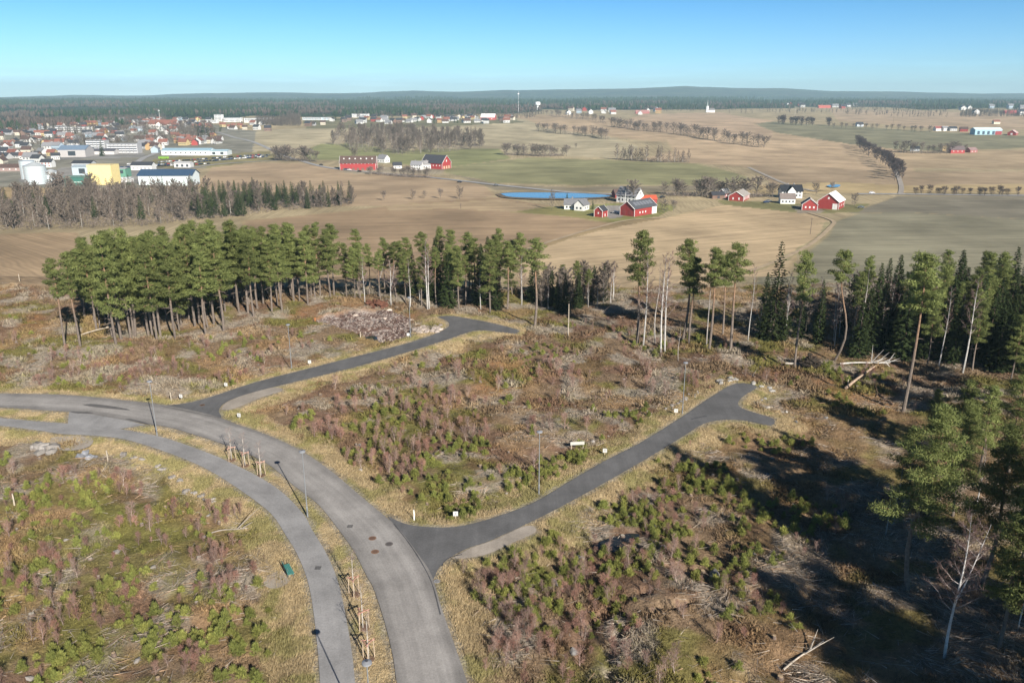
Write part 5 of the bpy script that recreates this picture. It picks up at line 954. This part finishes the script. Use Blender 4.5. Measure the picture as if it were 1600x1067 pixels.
for px, py, ty, lab in ((267, 622, 608, 'bleached stump stake beside the junction sign'), (647, 811, 795, 'short white post at the corner of the south side road'), (168, 716, 699, 'thin broken stake beside the grey rocks'), (22, 786, 768, 'grey stump on the lower clearing'), (30, 436, 424, 'pale post at the edge of the striped field'), (492, 497, 487, 'orange marker post on the bare red soil'), (563, 525, 516, 'wooden stake by the puddle of the stony pit'), (888, 520, 468, 'thin pale pole on the slope below the low thicket'), (1325, 596, 588, 'thin reddish stake beside the crossed logs')):
    p = P(px, py); h = max(hgt(p, ty), 0.8); o = obj('stake', G().tube([(0, 0, -0.2), (0.02, 0, h * 0.6), (0.0, 0, h)], [0.10, 0.085, 0.07], 6, (0.6, 0.2, 0.06) if 'orange' in lab else ((0.7, 0.68, 0.64) if 'white' in lab else (0.45, 0.39, 0.31))).me('stake', M['wood']), None, (p[0], p[1], G1(p[0], p[1]))); tag(o, lab, 'post')
# bench facing the cycle path
p0, p1 = P(443.5, 889), P(451, 903); a = math.atan2(p1[1] - p0[1], p1[0] - p0[0]); c = (p0 + p1) / 2; GR, GR2 = (0.03, 0.17, 0.145), (0.075, 0.26, 0.225)
z0 = G1(c[0], c[1]); r = root('park_bench', (c[0], c[1], z0 + 0.06), a, 1.0, 'green slatted bench beside the cycle path', 'bench')
g = G(); [g.box(-1.0, 1.0, 0.0 + 0.15 * i, 0.12 + 0.15 * i, 0.43, 0.47, GR2) for i in range(4)]; obj('seat', g.me('seat', M['paint']), r)
g = G(); [g.box(-1.0, 1.0, -0.1 - 0.03 * i, -0.06 - 0.03 * i, 0.55 + 0.16 * i, 0.68 + 0.16 * i, GR) for i in range(3)]; obj('backrest', g.me('backrest', M['paint']), r)
for x in (-0.75, 0.75):
    for y in (-0.02, 0.5): obj('leg', G().box(x - 0.04, x + 0.04, y - 0.04, y + 0.04, -0.1, 0.43, (0.10, 0.11, 0.11)).me('leg', M['metal']), r)
    obj('back_support', G().box(x - 0.03, x + 0.03, -0.055, -0.01, 0.43, 1.05, (0.10, 0.11, 0.11)).me('back_support', M['metal']), r)
g = G(); q = resample(np.array([(c[0] + 1.3 * math.cos(t) - 0.6, c[1] + 1.5 * math.sin(t) - 0.9) for t in np.linspace(0, 6.28, 25)]), 25)[:-1]; flat('gravel_ground', q, z0 + 0.05, GRAV)
def cover(px, py, r_, label, c):
    p = P(px, py); o = obj('manhole_cover', G().tube([(0, 0, 0.028), (0, 0, 0.037)], r_, 24, c).tube([(0, 0, 0.037), (0, 0, 0.039)], r_ * 0.7, 20, np.array(c) * 0.7).me('manhole_cover', M['metal']), None, (p[0], p[1], 0)); tag(o, label, 'manhole cover')
cover(582, 841, 0.42, 'rusty manhole cover nearest the verge of the main road', (0.22, 0.13, 0.08)); cover(608, 850, 0.42, 'dark round manhole cover in the middle of the main road', (0.15, 0.13, 0.115)); cover(586, 862, 0.42, 'rusty manhole cover below the other two on the main road', (0.24, 0.14, 0.085)); cover(316, 633, 0.4, 'rusty manhole cover in the mouth of the north side road', (0.16, 0.10, 0.07)); cover(683, 908, 0.32, 'grey well cover on the grass corner by the main road', (0.3, 0.3, 0.31))
for px, py, lab in ((547, 822, 'dark drain grate on the main road'), (497, 887, 'small drain grate on the cycle path')):
    p = P(px, py); g = G(); [g.box(-0.3, 0.3, -0.3 + 0.1 * i, -0.25 + 0.1 * i, 0.03, 0.042, (0.05, 0.05, 0.05)) for i in range(6)]; tag(obj('drain_grate', g.me('drain_grate', M['metal']), None, (p[0], p[1], 0)), lab, 'drain')
# tar patches and long cracks on the old road
for pts, lab in (([(128, 632), (150, 631.5), (190, 637), (203, 641), (175, 639), (140, 635)], ''), ([(108, 643), (135, 643.5), (146, 646), (120, 646)], ''), ([(195, 655), (205, 654.5), (230, 661), (228, 663)], '')): flat('road_patch', catmull(np.r_[PP(pts), PP(pts[:1])], 3)[:-1], 0.036, road_mat('tar', (0.12, 0.115, 0.112), 0.15))
TAR = road_mat('crack_filler', (0.085, 0.085, 0.09), 0.15)
def seam(pts, w0, z):
    c = resample(catmull(PP(pts), 5), 60); d = np.gradient(c, axis=0); d /= np.linalg.norm(d, axis=1)[:, None]; nrm = np.c_[-d[:, 1], d[:, 0]] * (w0 / 2 * (0.5 + fbm(np.arange(60) / 3, np.zeros(60), 2, 5)))[:, None]
    strip('road_crack_line', c + nrm, c - nrm, z, TAR, 2)
seam([(615, 818), (640, 850), (662, 885), (676, 915), (688, 960)], 0.12, 0.036); seam([(250, 634), (290, 642), (342, 653)], 0.10, 0.036); seam([(1080, 655), (1092, 652), (1104, 650)], 0.35, 0.024); seam([(690, 884), (700, 872), (722, 866)], 0.12, 0.024)
# young street trees tied to wooden stakes
sap = bare(71, 4.6, 0.42, 0.9, 14, 9, 0.016, (0.46, 0.42, 0.37), (0.26, 0.19, 0.17), 0, 0.006)
def staked(px, py, s, label):
    p = P(px, py); r = root('staked_tree', (p[0], p[1], G1(p[0], p[1])), R(rnd.uniform(-20, 20)), s, label, 'young tree', 'young trees tied to stakes on the verge')
    obj('trunk', sap[0], r); obj('crown', sap[1], r); q = [(0.55 * math.cos(t), 0.55 * math.sin(t)) for t in (0.4, 2.5, 4.6)]
    for x, y in q: obj('stake', G().tube([(x, y, -0.2), (x * 0.92, y * 0.92, 1.85)], 0.045, 7, (0.42, 0.33, 0.24)).me('stake', M['wood']), r)
    for i in range(3):
        a, b = np.array(q[i]) * 0.95, np.array(q[(i + 1) % 3]) * 0.95; d = (b - a) / np.linalg.norm(b - a) * 0.12
        obj('crossbar', G().tube([(*(a - d), 1.72 + 0.05 * i), (*(b + d), 1.72 + 0.05 * i)], 0.05, 4, (0.36, 0.19, 0.15) if py > 800 else (0.42, 0.26, 0.21)).me('crossbar', M['wood']), r)
    m = G(); m.tube([(0, 0, -0.1), (0, 0, 0.06)], [0.7, 0.45], 12, (0.16, 0.10, 0.07)); obj('soil_mound', m.me('soil_mound', M['stone']), r)
for px, py, lab in ((362, 718, 'first staked young tree of the upper trio, farthest up the verge'), (383, 727, 'middle staked young tree of the upper trio on the verge'), (408, 742, 'last staked young tree of the upper trio, nearest the tall lamp'), (553, 927, 'staked young tree farthest up in the lower trio'), (567, 979, 'staked young tree in the middle of the lower trio'), (576, 1029, 'staked young tree half under the nearest lamp')): staked(px, py, 1.0, lab)
for px, py, ty, lab in ((1266, 366, 341, 'thin utility pole at the rim of the straw field'), (977, 318, 298, 'white flagpole before the large white farmhouse'), (1241, 190, 166, 'pale utility pole above the dark green field'), (1395, 196, 182, 'utility pole near the avenue'), (720, 326, 318, 'short pole in the brown field'), (1104, 306, 292, 'utility pole among the bare trees between farms')):
    p = P(px, py); h = hgt(p, ty); r = root('utility_pole', (p[0], p[1], p[2]), 0, 1, lab, 'pole'); obj('pole', G().tube([(0, 0, -0.5), (0, 0, h)], [0.16, 0.11], 8, (0.75, 0.75, 0.73) if 'white' in lab or 'pale' in lab else (0.10, 0.08, 0.07)).me('pole', M['wood']), r)
    obj('cross_arm', G().box(-0.8, 0.8, -0.07, 0.07, h - 0.6, h - 0.45, (0.12, 0.1, 0.09)).me('cross_arm', M['wood']), r) if 'flag' not in lab else obj('finial', G().tube([(0, 0, h), (0, 0, h + 0.25)], 0.14, 8, (0.7, 0.6, 0.2)).me('finial', M['metal']), r)
# upturned root plate, fallen trees
p = P(1268, 569); rng = np.random.default_rng(5); g = G()
for i in range(60): g.rock((rng.normal(0, 0.75), rng.normal(0, 0.3), 0.9 + rng.normal(0, 0.5)), rng.uniform(0.35, 0.65), rng, (0.035, 0.028, 0.022))
r = root('root_plate', (p[0], p[1], G1(p[0], p[1])), 0, 1.15, 'dark upturned root plate of a fallen tree', 'root plate'); obj('soil', g.me('soil', M['stone']), r)
for i in range(22):
    a = rng.uniform(0, 3.14); L = rng.uniform(1.2, 2.1); obj('root', G().tube([(0, 0.1, 0.9), (0.6 * L * math.cos(a), -0.25, 0.9 + 0.6 * L * math.sin(a)), (L * math.cos(a), -0.35 + rng.normal(0, 0.2), 0.9 + L * math.sin(a) * 0.9)], [0.10, 0.06, 0.02], 5, (0.10, 0.075, 0.055)).me('root', M['wood']), r)
obj('trunk', G().tube([(-0.4, 0.3, 0.7), (-3.4, 1.6, 0.45)], [0.2, 0.17], 8, (0.42, 0.38, 0.33)).me('trunk', M['bark']), r)
def fallen(name, a, b, r0, r1, col, label, br=0, za=0.2, zb=0.4, bc=None):
    A, B_ = P(*a), P(*b); A[2] = G1(A[0], A[1]) + za; B_[2] = G1(B_[0], B_[1]) + zb; L = B_ - A
    r = root(name, (A[0], A[1], A[2]), 0, 1, label, 'fallen tree'); t = np.linspace(0, 1, 6)[:, None]
    obj('trunk', G().tube(L * t + np.c_[np.zeros((6, 2)), 0.12 * np.sin(t[:, 0] * 5)], r0 + (r1 - r0) * t[:, 0], 8, col).me('trunk', M['bark']), r)
    for i in range(br):
        q = rng.uniform(0.45, 1.0); d = unit(L / np.linalg.norm(L) + rng.normal(0, 0.55, 3) + [0, 0, 0.35]); ll = rng.uniform(1.2, 3.6); p_ = L * q
        obj('branch', G().tube([p_, p_ + d * ll * 0.5, p_ + d * ll + [0, 0, -0.1]], [0.07, 0.05, 0.015], 5, bc or col).me('branch', M['bark']), r)
fallen('fallen_tree', (1313, 567), (1390, 568), 0.17, 0.06, (0.48, 0.46, 0.43), 'fallen white birch stem with raised pale branches', 11, 0.5, 0.9); fallen('fallen_tree', (1322, 606), (1366, 573), 0.24, 0.13, (0.36, 0.27, 0.20), 'brown fallen log leaning across another log', 5, 0.3, 1.1); fallen('fallen_tree', (1336, 586), (1396, 628), 0.2, 0.13, (0.17, 0.12, 0.09), 'dark fallen log crossing under the leaning brown log', 9, 0.4, 0.35); fallen('fallen_tree', (123, 520), (185, 506), 0.16, 0.08, (0.42, 0.36, 0.28), 'pale log lying below the dense pine stand', 2); fallen('fallen_tree', (1225, 1037), (1287, 1001), 0.09, 0.05, (0.36, 0.32, 0.27), 'thin pale log lying on the brown slope', 2); fallen('fallen_tree', (330, 826), (382, 822), 0.07, 0.04, (0.30, 0.265, 0.23), 'slim grey log in the lower clearing by the path', 3); fallen('fallen_tree', (1105, 540), (1180, 585), 0.13, 0.07, (0.34, 0.30, 0.26), 'grey log above the turning head', 4); fallen('fallen_tree', (880, 488), (960, 500), 0.14, 0.09, (0.14, 0.11, 0.09), 'dark log below the low thicket', 2); fallen('fallen_tree', (1150, 1067), (1178, 1054), 0.1, 0.05, (0.5, 0.46, 0.4), 'short pale log at the foot of the brown slope', 1)
# boulders and stones
def boulders(pts, jit, r, cols, noun, where, group, seed, n=1):
    rng = np.random.default_rng(seed); out = []
    for px, py in pts:
        for k in range(n):
            p = P(px + rng.normal(0, jit), py + rng.normal(0, jit * 0.45)); s = rng.uniform(*r); x, y = p[0], p[1]
            if rdist(np.array([x]), np.array([y]))[0] < 0.5: continue
            o = obj('boulder', G().rock((0, 0, s * 0.15), s, rng, np.array(cols) * rng.uniform(0.75, 1.15)).me('boulder', M['stone']), None, (x, y, G1(x, y))); o['category'] = 'boulder'; out.append(o)
    relabel(out, noun, where, group, 'elsewhere ' + where)
PALE_R, GREY_R = (0.27, 0.25, 0.23), (0.20, 0.195, 0.19)
boulders([(1117, 887)], 0, (0.95, 1.0), GREY_R, 'big grey boulder lying alone', 'on the brown slope', 'boulders', 1)
boulders([(60, 696), (68, 700), (75, 696), (83, 702), (64, 704), (78, 706)], 3, (0.6, 1.1), PALE_R, 'pale blasted boulder', 'beside the gravel apron of the path', 'boulders by the gravel apron', 2, 2)
boulders([(126, 709), (137, 711), (148, 709), (133, 713)], 3, (0.4, 0.8), (0.25, 0.26, 0.285), 'blue grey boulder', 'in the rock heap below the path', 'boulders by the gravel apron', 3, 2)
boulders([(195, 707), (207, 712), (222, 714), (246, 722), (253, 730), (268, 741), (280, 747), (292, 756), (301, 762), (312, 768), (322, 774), (330, 777)], 3, (0.25, 0.55), PALE_R, 'pale stone', 'in the line of rocks along the cycle path', 'stones lining the cycle path', 4, 2)
boulders([(328, 803), (317, 810), (318, 834), (238, 880), (185, 856), (70, 937), (215, 1025), (100, 836), (355, 968), (48, 1048), (305, 980)], 3, (0.25, 0.45), PALE_R, 'pale weathered boulder', 'scattered over the lower clearing', 'boulders of the lower clearing', 5)
boulders([(1118, 590), (1130, 592), (1145, 594), (1160, 590), (1180, 598), (1196, 603), (1140, 588), (1124, 598), (1205, 608)], 4, (0.35, 0.75), (0.34, 0.33, 0.31), 'whitish rock slab', 'on the rock ledge above the turning head', 'rocks of the ledge', 6, 2)
boulders([(1050, 632), (1060, 628), (1072, 624), (1082, 618), (1088, 612), (1046, 638)], 5, (0.25, 0.5), PALE_R, 'pale stone', 'in the stony strip beside the lamp and sign', 'stones beside the turning head', 7, 3)
boulders([(1200, 634), (1210, 638), (1222, 640), (1192, 622), (1186, 630)], 4, (0.25, 0.5), (0.36, 0.35, 0.33), 'white stone', 'on the corner beyond the turning head', 'stones beside the turning head', 8, 2)
boulders([(470, 636), (556, 727), (615, 636), (795, 767), (812, 752), (690, 560), (520, 632), (880, 610), (980, 590), (1010, 640), (930, 690), (740, 590), (560, 690), (1020, 560)], 4, (0.2, 0.45), PALE_R, 'pale boulder', 'in the clearing between the side roads', 'boulders between the side roads', 9)
boulders([(1040, 850), (1020, 815), (905, 860), (1300, 650), (1245, 660), (1180, 860), (870, 900), (900, 1010)], 4, (0.3, 0.6), GREY_R, 'grey boulder', 'on the wet slope below the south side road', 'boulders of the wet slope', 10)
boulders([(655, 512), (662, 509), (670, 507), (678, 510), (684, 513), (665, 515), (674, 516), (658, 518), (650, 516), (682, 518)], 3.5, (0.4, 0.8), (0.36, 0.305, 0.265), 'cream stone block', 'in the stone heap beside the pit', 'stone blocks of the heap', 11, 5)
boulders([(620, 476), (607, 478), (555, 484), (640, 492), (600, 492)], 3, (0.5, 0.9), (0.5, 0.42, 0.36), 'pale block', 'on the rim of the stony pit', 'blocks on the pit rim', 12)
p = P(593, 474); g = G(); rng = np.random.default_rng(77)
for i in range(40): g.rock((rng.normal(0, 1.3), rng.normal(0, 1), max(0, 1.3 - abs(rng.normal(0, 1)))), rng.uniform(0.5, 0.9), rng, (0.13, 0.06, 0.04))
tag(obj('soil_heap', g.me('soil_heap', M['stone']), None, (p[0], p[1], G1(p[0], p[1]))), 'dark red heap of earth behind the stony pit', 'soil heap')
# ------------------------------------------------------------------ saplings and shrubs: individuals, then the rest as undergrowth
def sapl(seed, h, n, twc, bark):
    return bare(seed, h, 0.08, 0.80, n, 18, 0.015, bark, twc, 1, 0.0040, bend=0.04)
def bush(seed, h, r_, c0, c1, n=520):
    rng = np.random.default_rng(seed); g = G(); st = G().tube([(0, 0, -0.1), (0, 0, h * 0.8)], [0.03, 0.01], 5, (0.14, 0.1, 0.07))
    k = 7
    for i in range(k):
        a = i * 2.4; q = i / k; c = np.array([math.cos(a) * r_ * 0.55 * (1 - q), math.sin(a) * r_ * 0.55 * (1 - q), h * (0.16 + 0.72 * q)]); rr = r_ * (0.62 - 0.34 * q)
        p = rng.normal(size=(n // k, 3)); p /= np.linalg.norm(p, axis=1)[:, None]; B = c + p * rr * rng.uniform(0.2, 1, (len(p), 1)) * np.array([1, 1, 0.8])
        g.blades(B, p * 0.8 + rng.normal(0, 0.4, p.shape) + [0, 0, 1.15], rng.uniform(0.2, 0.55, len(p)), rng.uniform(0.05, 0.095, len(p)), rng, np.array(c0) + (np.array(c1) - np.array(c0)) * rng.uniform(0, 1, (len(p), 1)), p + np.array([0, 0, 0.2]))
    return st.me('stem', M['bark']), g.me('foliage', M['leaf']), h
BS = [sapl(81, 2.4, 18, (0.35, 0.215, 0.17), (0.30, 0.22, 0.19)), sapl(82, 2.9, 20, (0.33, 0.22, 0.18), (0.36, 0.29, 0.25)), sapl(83, 1.9, 16, (0.36, 0.20, 0.155), (0.26, 0.18, 0.15))]
GB = [bush(91, 1.5, 0.85, (0.20, 0.22, 0.06), (0.36, 0.365, 0.11)), bush(92, 1.1, 0.9, (0.21, 0.225, 0.06), (0.37, 0.37, 0.11)), bush(93, 2.0, 0.8, (0.175, 0.20, 0.055), (0.32, 0.34, 0.10))]
Z = {'between the side roads': [(440, 650), (520, 600), (640, 555), (830, 525), (1000, 555), (1100, 590), (1040, 640), (900, 735), (760, 800), (640, 795), (560, 735)],
     'on the wet slope': [(740, 880), (830, 830), (900, 790), (1080, 690), (1230, 665), (1320, 720), (1330, 860), (1180, 900), (1340, 1067), (800, 1067), (760, 960)],
     'in the lower clearing': [(0, 705), (150, 715), (330, 785), (400, 880), (440, 1000), (450, 1067), (-40, 1067)],
     'above the main road': [(0, 600), (0, 480), (120, 550), (400, 520), (480, 510), (600, 542), (430, 590), (250, 622)],
     'below the dark forest': [(860, 500), (990, 540), (1120, 580), (1210, 610), (1400, 650), (1520, 620), (1340, 570), (1180, 545), (1000, 510)]}
def inst(pr, x, y, s, name, cat):
    r = root(name, (x, y, G1(x, y) - 0.05), rnd.uniform(0, 6.28), s); r['category'] = cat; obj('trunk', pr[0], r); obj('foliage' if 'conifer' in name else 'twigs', pr[1], r); return r
def zonepts(poly, n, seed, dens):
    q = PP(poly); rng = np.random.default_rng(seed); lo, hi = q.min(0), q.max(0); x, y = rng.uniform(lo[0], hi[0], n * 40), rng.uniform(lo[1], hi[1], n * 40)
    i = inpoly(q, x, y) & (rdist(x, y) > 3.2); x, y = x[i], y[i]; d = dens(x, y); i = rng.uniform(0, 1, len(x)) < d; x, y = x[i], y[i]; k = []
    for j in range(len(x)):
        if len(k) == n: break
        if not k or ((x[k] - x[j]) ** 2 + (y[k] - y[j]) ** 2).min() > 0.8: k.append(j)
    return x[k], y[k]
more = []
for j, (zn, poly) in enumerate(Z.items()):
    nb, ng, nx = ((125, 80, 130), (30, 110, 150), (14, 66, 90), (26, 26, 50), (14, 36, 60))[j]
    db = lambda x, y: ss(0.42, 0.66, fbm(x / 8, y / 8, 4, 101 + j)) * (0.25 + 0.75 * (ss(120, 80, y) if j == 0 else 1) if j == 0 else 1.0)
    dg = lambda x, y: ss(0.47, 0.60, fbm(x / 8, y / 8, 4, 111 + j)) * ((1 - 0.8 * ss(95, 140, y)) if j == 0 else 1.0)
    x, y = zonepts(poly, nb, 200 + j, db); a = [inst(BS[rnd.randrange(3)], u, v, rnd.uniform(0.5, 1.0), 'birch_sapling', 'sapling') for u, v in zip(x, y)]
    relabel(a, 'reddish bare birch sapling', zn, 'birch saplings ' + zn, 'in the thin growth farther back ' + zn)
    x, y = zonepts(poly, ng, 300 + j, dg); a = [inst(GB[rnd.randrange(3)], u, v, rnd.uniform(0.38, 0.85), 'conifer_shrub', 'shrub') for u, v in zip(x, y)]
    relabel(a, 'small green conifer shrub', zn, 'conifer shrubs ' + zn, 'scattered farther back ' + zn)
    for f, sd, ks in ((db, 400, (0, 1, 2)), (dg, 500, (3, 4, 5))):
        x, y = zonepts(poly, nx, sd + j, f); more.append(np.c_[x, y, np.random.default_rng(sd + j).choice(ks, len(x))])
for px, py, n, sp in ((345, 806, 9, 2.2), (330, 870, 9, 2.6), (345, 925, 10, 2.6), (75, 862, 6, 1.6), (18, 910, 9, 2.4), (290, 1045, 8, 2.0), (780, 905, 10, 2.2), (790, 1000, 9, 2.4), (820, 980, 7, 2.0), (1060, 690, 6, 2), (1080, 595, 9, 2.2), (190, 588, 8, 3), (80, 588, 7, 3), (355, 588, 8, 3), (220, 575, 6, 2.5), (270, 575, 6, 2.5)):
    p = P(px, py); rng = np.random.default_rng(px); q = np.c_[p[0] + rng.normal(0, sp * .6, n * 2), p[1] + rng.normal(0, sp * .6, n * 2), rng.choice([0, 1, 2], n * 2)]; more.append(q)
for px, py in ((800, 868), (832, 900), (788, 930), (868, 850), (900, 880), (960, 872), (1005, 800), (1050, 762), (1085, 742), (1125, 765), (960, 800), (640, 742), (690, 765), (735, 775), (800, 742), (862, 735), (560, 700), (610, 690), (468, 660), (905, 712), (1160, 800), (840, 960), (1040, 830), (60, 1040), (120, 1020), (250, 1000), (330, 985), (200, 905), (60, 760), (140, 760), (720, 800), (670, 720)):
    p = P(px, py); rng = np.random.default_rng(px); more.append(np.c_[p[0] + rng.normal(0, 1.1, 18), p[1] + rng.normal(0, 1.7, 18), rng.choice([3, 4, 5], 18)])
more = np.concatenate(more); more = more[rdist(more[:, 0], more[:, 1]) > 1.5]
def rawof(t):
    g = G()
    for m in t[:2]:
        V = np.empty(len(m.vertices) * 3, np.float32); m.vertices.foreach_get('co', V); C = np.empty(len(m.vertices) * 4, np.float32); m.attributes['Col'].data.foreach_get('color', C)
        g.add(V.reshape(-1, 3), np.array([p.vertices[:] for p in m.polygons if len(p.vertices) == 3]), np.array([p.vertices[:] for p in m.polygons if len(p.vertices) == 4]), C.reshape(-1, 4)[:, :3])
    return g.raw()
rng = np.random.default_rng(12); n = len(more)
struct(obj('undergrowth', replicate('undergrowth', [rawof(t) for t in BS + GB], np.c_[more[:, 0], more[:, 1], zg(more[:, 0], more[:, 1]) - 0.05], rng.uniform(0.3, 0.75, n), rng.uniform(0, 6.3, n), more[:, 2].astype(int), M['plant'])), 'stuff')
ST = []
for s_ in (1, 2, 3):
    rng = np.random.default_rng(s_); t = np.linspace(0, 1, 4)[:, None]; ST.append((G().tube([(0, 0, -0.2), (0, 0, 0.08), (0, 0, 0.36)], [0.34, 0.25, 0.2], 9, (0.15, 0.115, 0.095)).me('bark', M['bark']), G().tube([(0, 0, 0.355), (0, 0, 0.375)], 0.185, 9, ((0.44, 0.33, 0.21), (0.40, 0.36, 0.30), (0.36, 0.31, 0.26))[s_ - 1]).me('cut_face', M['wood'])))
for j, (zn, poly) in enumerate(Z.items()):
    x, y = zonepts(poly, (34, 30, 26, 24, 20)[j], 900 + j, lambda x, y: np.full(len(x), 0.5)); out = []
    for u, v in zip(x, y):
        a, b = ST[rnd.randrange(3)]; r = root('tree_stump', (u, v, G1(u, v)), rnd.uniform(0, 6), (rnd.uniform(0.7, 1.25),) * 2 + (rnd.uniform(0.45, 0.9),)); r['category'] = 'stump'; obj('bark', a, r); obj('cut_face', b, r); out.append(r)
    relabel(out, 'sawn tree stump', zn, 'tree stumps ' + zn, 'farther back ' + zn)
# ------------------------------------------------------------------ heather, dry grass, felling waste, rubble
def cover_pts(n, seed, y0=46, y1=196):
    rng = np.random.default_rng(seed); y = y0 + (y1 - y0) * rng.uniform(0, 1, n) ** 1.25; x = rng.uniform(-1, 1, n) * (0.68 * y + 8); return x, y, rng
def heather():
    x, y, rng = cover_pts(210000, 1); rd = rdist(x, y); k = (rd > 2.2) & ~inpoly(pit, x, y); x, y, rd = x[k], y[k], rd[k]; n = len(x); z = zg(x, y, rd); c = heath(x, y, rd)
    m = 5; B = np.repeat(np.c_[x, y, z - 0.03], m, 0) + np.c_[rng.normal(0, 0.16, (n * m, 2)), np.zeros(n * m)]; D = np.c_[rng.normal(0, 0.7, (n * m, 2)), rng.uniform(0.25, 1.1, n * m)]
    C = np.repeat(c, m, 0) * rng.uniform(0.75, 1.4, (n * m, 1)) * np.array([1.1, 1.08, 1.0]); s = np.repeat((0.7 + 0.6 * (y > 110)) * (0.8 + 1.3 * ss(0.5, 0.66, fbm(x / 4, y / 4, 3, 131))), m)
    g = G(); g.blades(B, D, rng.uniform(0.14, 0.42, n * m) * s, rng.uniform(0.05, 0.13, n * m) * s, rng, np.clip(C, 0.01, 0.6)); struct(obj('heather', g.me('heather', M['plant'])), 'stuff')
def dry_grass():
    x, y, rng = cover_pts(420000, 2); rd = rdist(x, y); t = rd + (fbm(x / 3, y / 3, 3, 33) - 0.5) * 4.5
    k = (rd > 0.02) & (rng.uniform(0, 1, len(x)) < 0.35 + 0.65 * ss(0.1, 0.9, rd)) & ((t < 4.6) | (inpoly(ISL2, x, y))) & (y < 175); x, y, rd = x[k][:95000], y[k][:95000], rd[k][:95000]; n = len(x); z = zg(x, y, rd); c = straw(x, y)
    short = np.where(inpoly(ISL2, x, y) | inpoly(ISL, x, y) | (rd < 0.5), 0.45, 1.0); m = 5; B = np.repeat(np.c_[x, y, z - 0.02], m, 0) + np.c_[rng.normal(0, 0.10, (n * m, 2)), np.zeros(n * m)]
    D = np.c_[rng.normal(0, 0.55, (n * m, 2)) + 0.25, rng.uniform(0.35, 1.1, n * m)]; sh = np.repeat(short, m)
    g = G(); g.blades(B, D, rng.uniform(0.18, 0.50, n * m) * sh, rng.uniform(0.03, 0.07, n * m), rng, np.repeat(c, m, 0) * rng.uniform(0.75, 1.45, (n * m, 1))); struct(obj('dry_grass', g.me('dry_grass', M['plant'])), 'stuff')
def brushwood():
    x, y, rng = cover_pts(260000, 3); rd = rdist(x, y); d = ss(0.52, 0.64, fbm(x / 5, y / 5, 4, 71)) * 0.9 + 0.05; k = (rd > 3) & (rng.uniform(0, 1, len(x)) < d) & ~inpoly(pit, x, y)
    x, y, rd = x[k][:60000], y[k][:60000], rd[k][:60000]; n = len(x); z = zg(x, y, rd); a = (fbm(x / 4, y / 4, 2, 121) * 9 + rng.normal(0, 0.5, n)); D = np.c_[np.cos(a), np.sin(a), rng.normal(0.05, 0.16, n)]
    c = np.array([0.37, 0.32, 0.27]) * rng.uniform(0.55, 1.5, (n, 1)) * np.where(rng.uniform(0, 1, (n, 1)) < 0.2, [1.15, 0.9, 0.7], [1, 1, 1])
    g = G(); L = rng.uniform(0.4, 1.9, n); W = rng.uniform(0.025, 0.075, n); B = np.c_[x, y, z + rng.uniform(0.02, 0.28, n)]; g.blades(B, D, L, W, rng, c); struct(obj('brushwood', g.me('brushwood', M['plant'])), 'stuff')
def rubble():
    rng = np.random.default_rng(4); lo, hi = pit.min(0) - 1, pit.max(0) + 1; x, y = rng.uniform(lo[0], hi[0], 9000), rng.uniform(lo[1], hi[1], 9000); k = inpoly(pit, x, y); x, y = x[k][:2600], y[k][:2600]; n = len(x)
    pr = [G().rock((0, 0, 0), 1, rng, c).raw() for c in ((0.19, 0.145, 0.125), (0.09, 0.06, 0.05), (0.13, 0.09, 0.08), (0.31, 0.26, 0.23))]
    struct(obj('rubble', replicate('rubble', pr, np.c_[x, y, zg(x, y)], rng.uniform(0.10, 0.36, n), rng.uniform(0, 6, n), rng.integers(0, 4, n), M['stone'])), 'stuff')
heather(); dry_grass(); brushwood(); rubble()
# ------------------------------------------------------------------ the air between here and the hills
def haze():
    g = G().box(-16000, 16000, -600, 12500, -60, 215, (1, 1, 1)); m = bpy.data.materials.new('air'); m.use_nodes = True; n = m.node_tree; n.nodes.remove(n.nodes['Principled BSDF'])
    v = n.nodes.new('ShaderNodeVolumePrincipled'); v.inputs['Color'].default_value = (0.60, 0.87, 1.0, 1); v.inputs['Density'].default_value = HAZE; v.inputs['Anisotropy'].default_value = 0.0
    n.links.new(v.outputs[0], n.nodes['Material Output'].inputs['Volume']); struct(obj('haze', g.me('haze', m)), 'stuff')
haze()
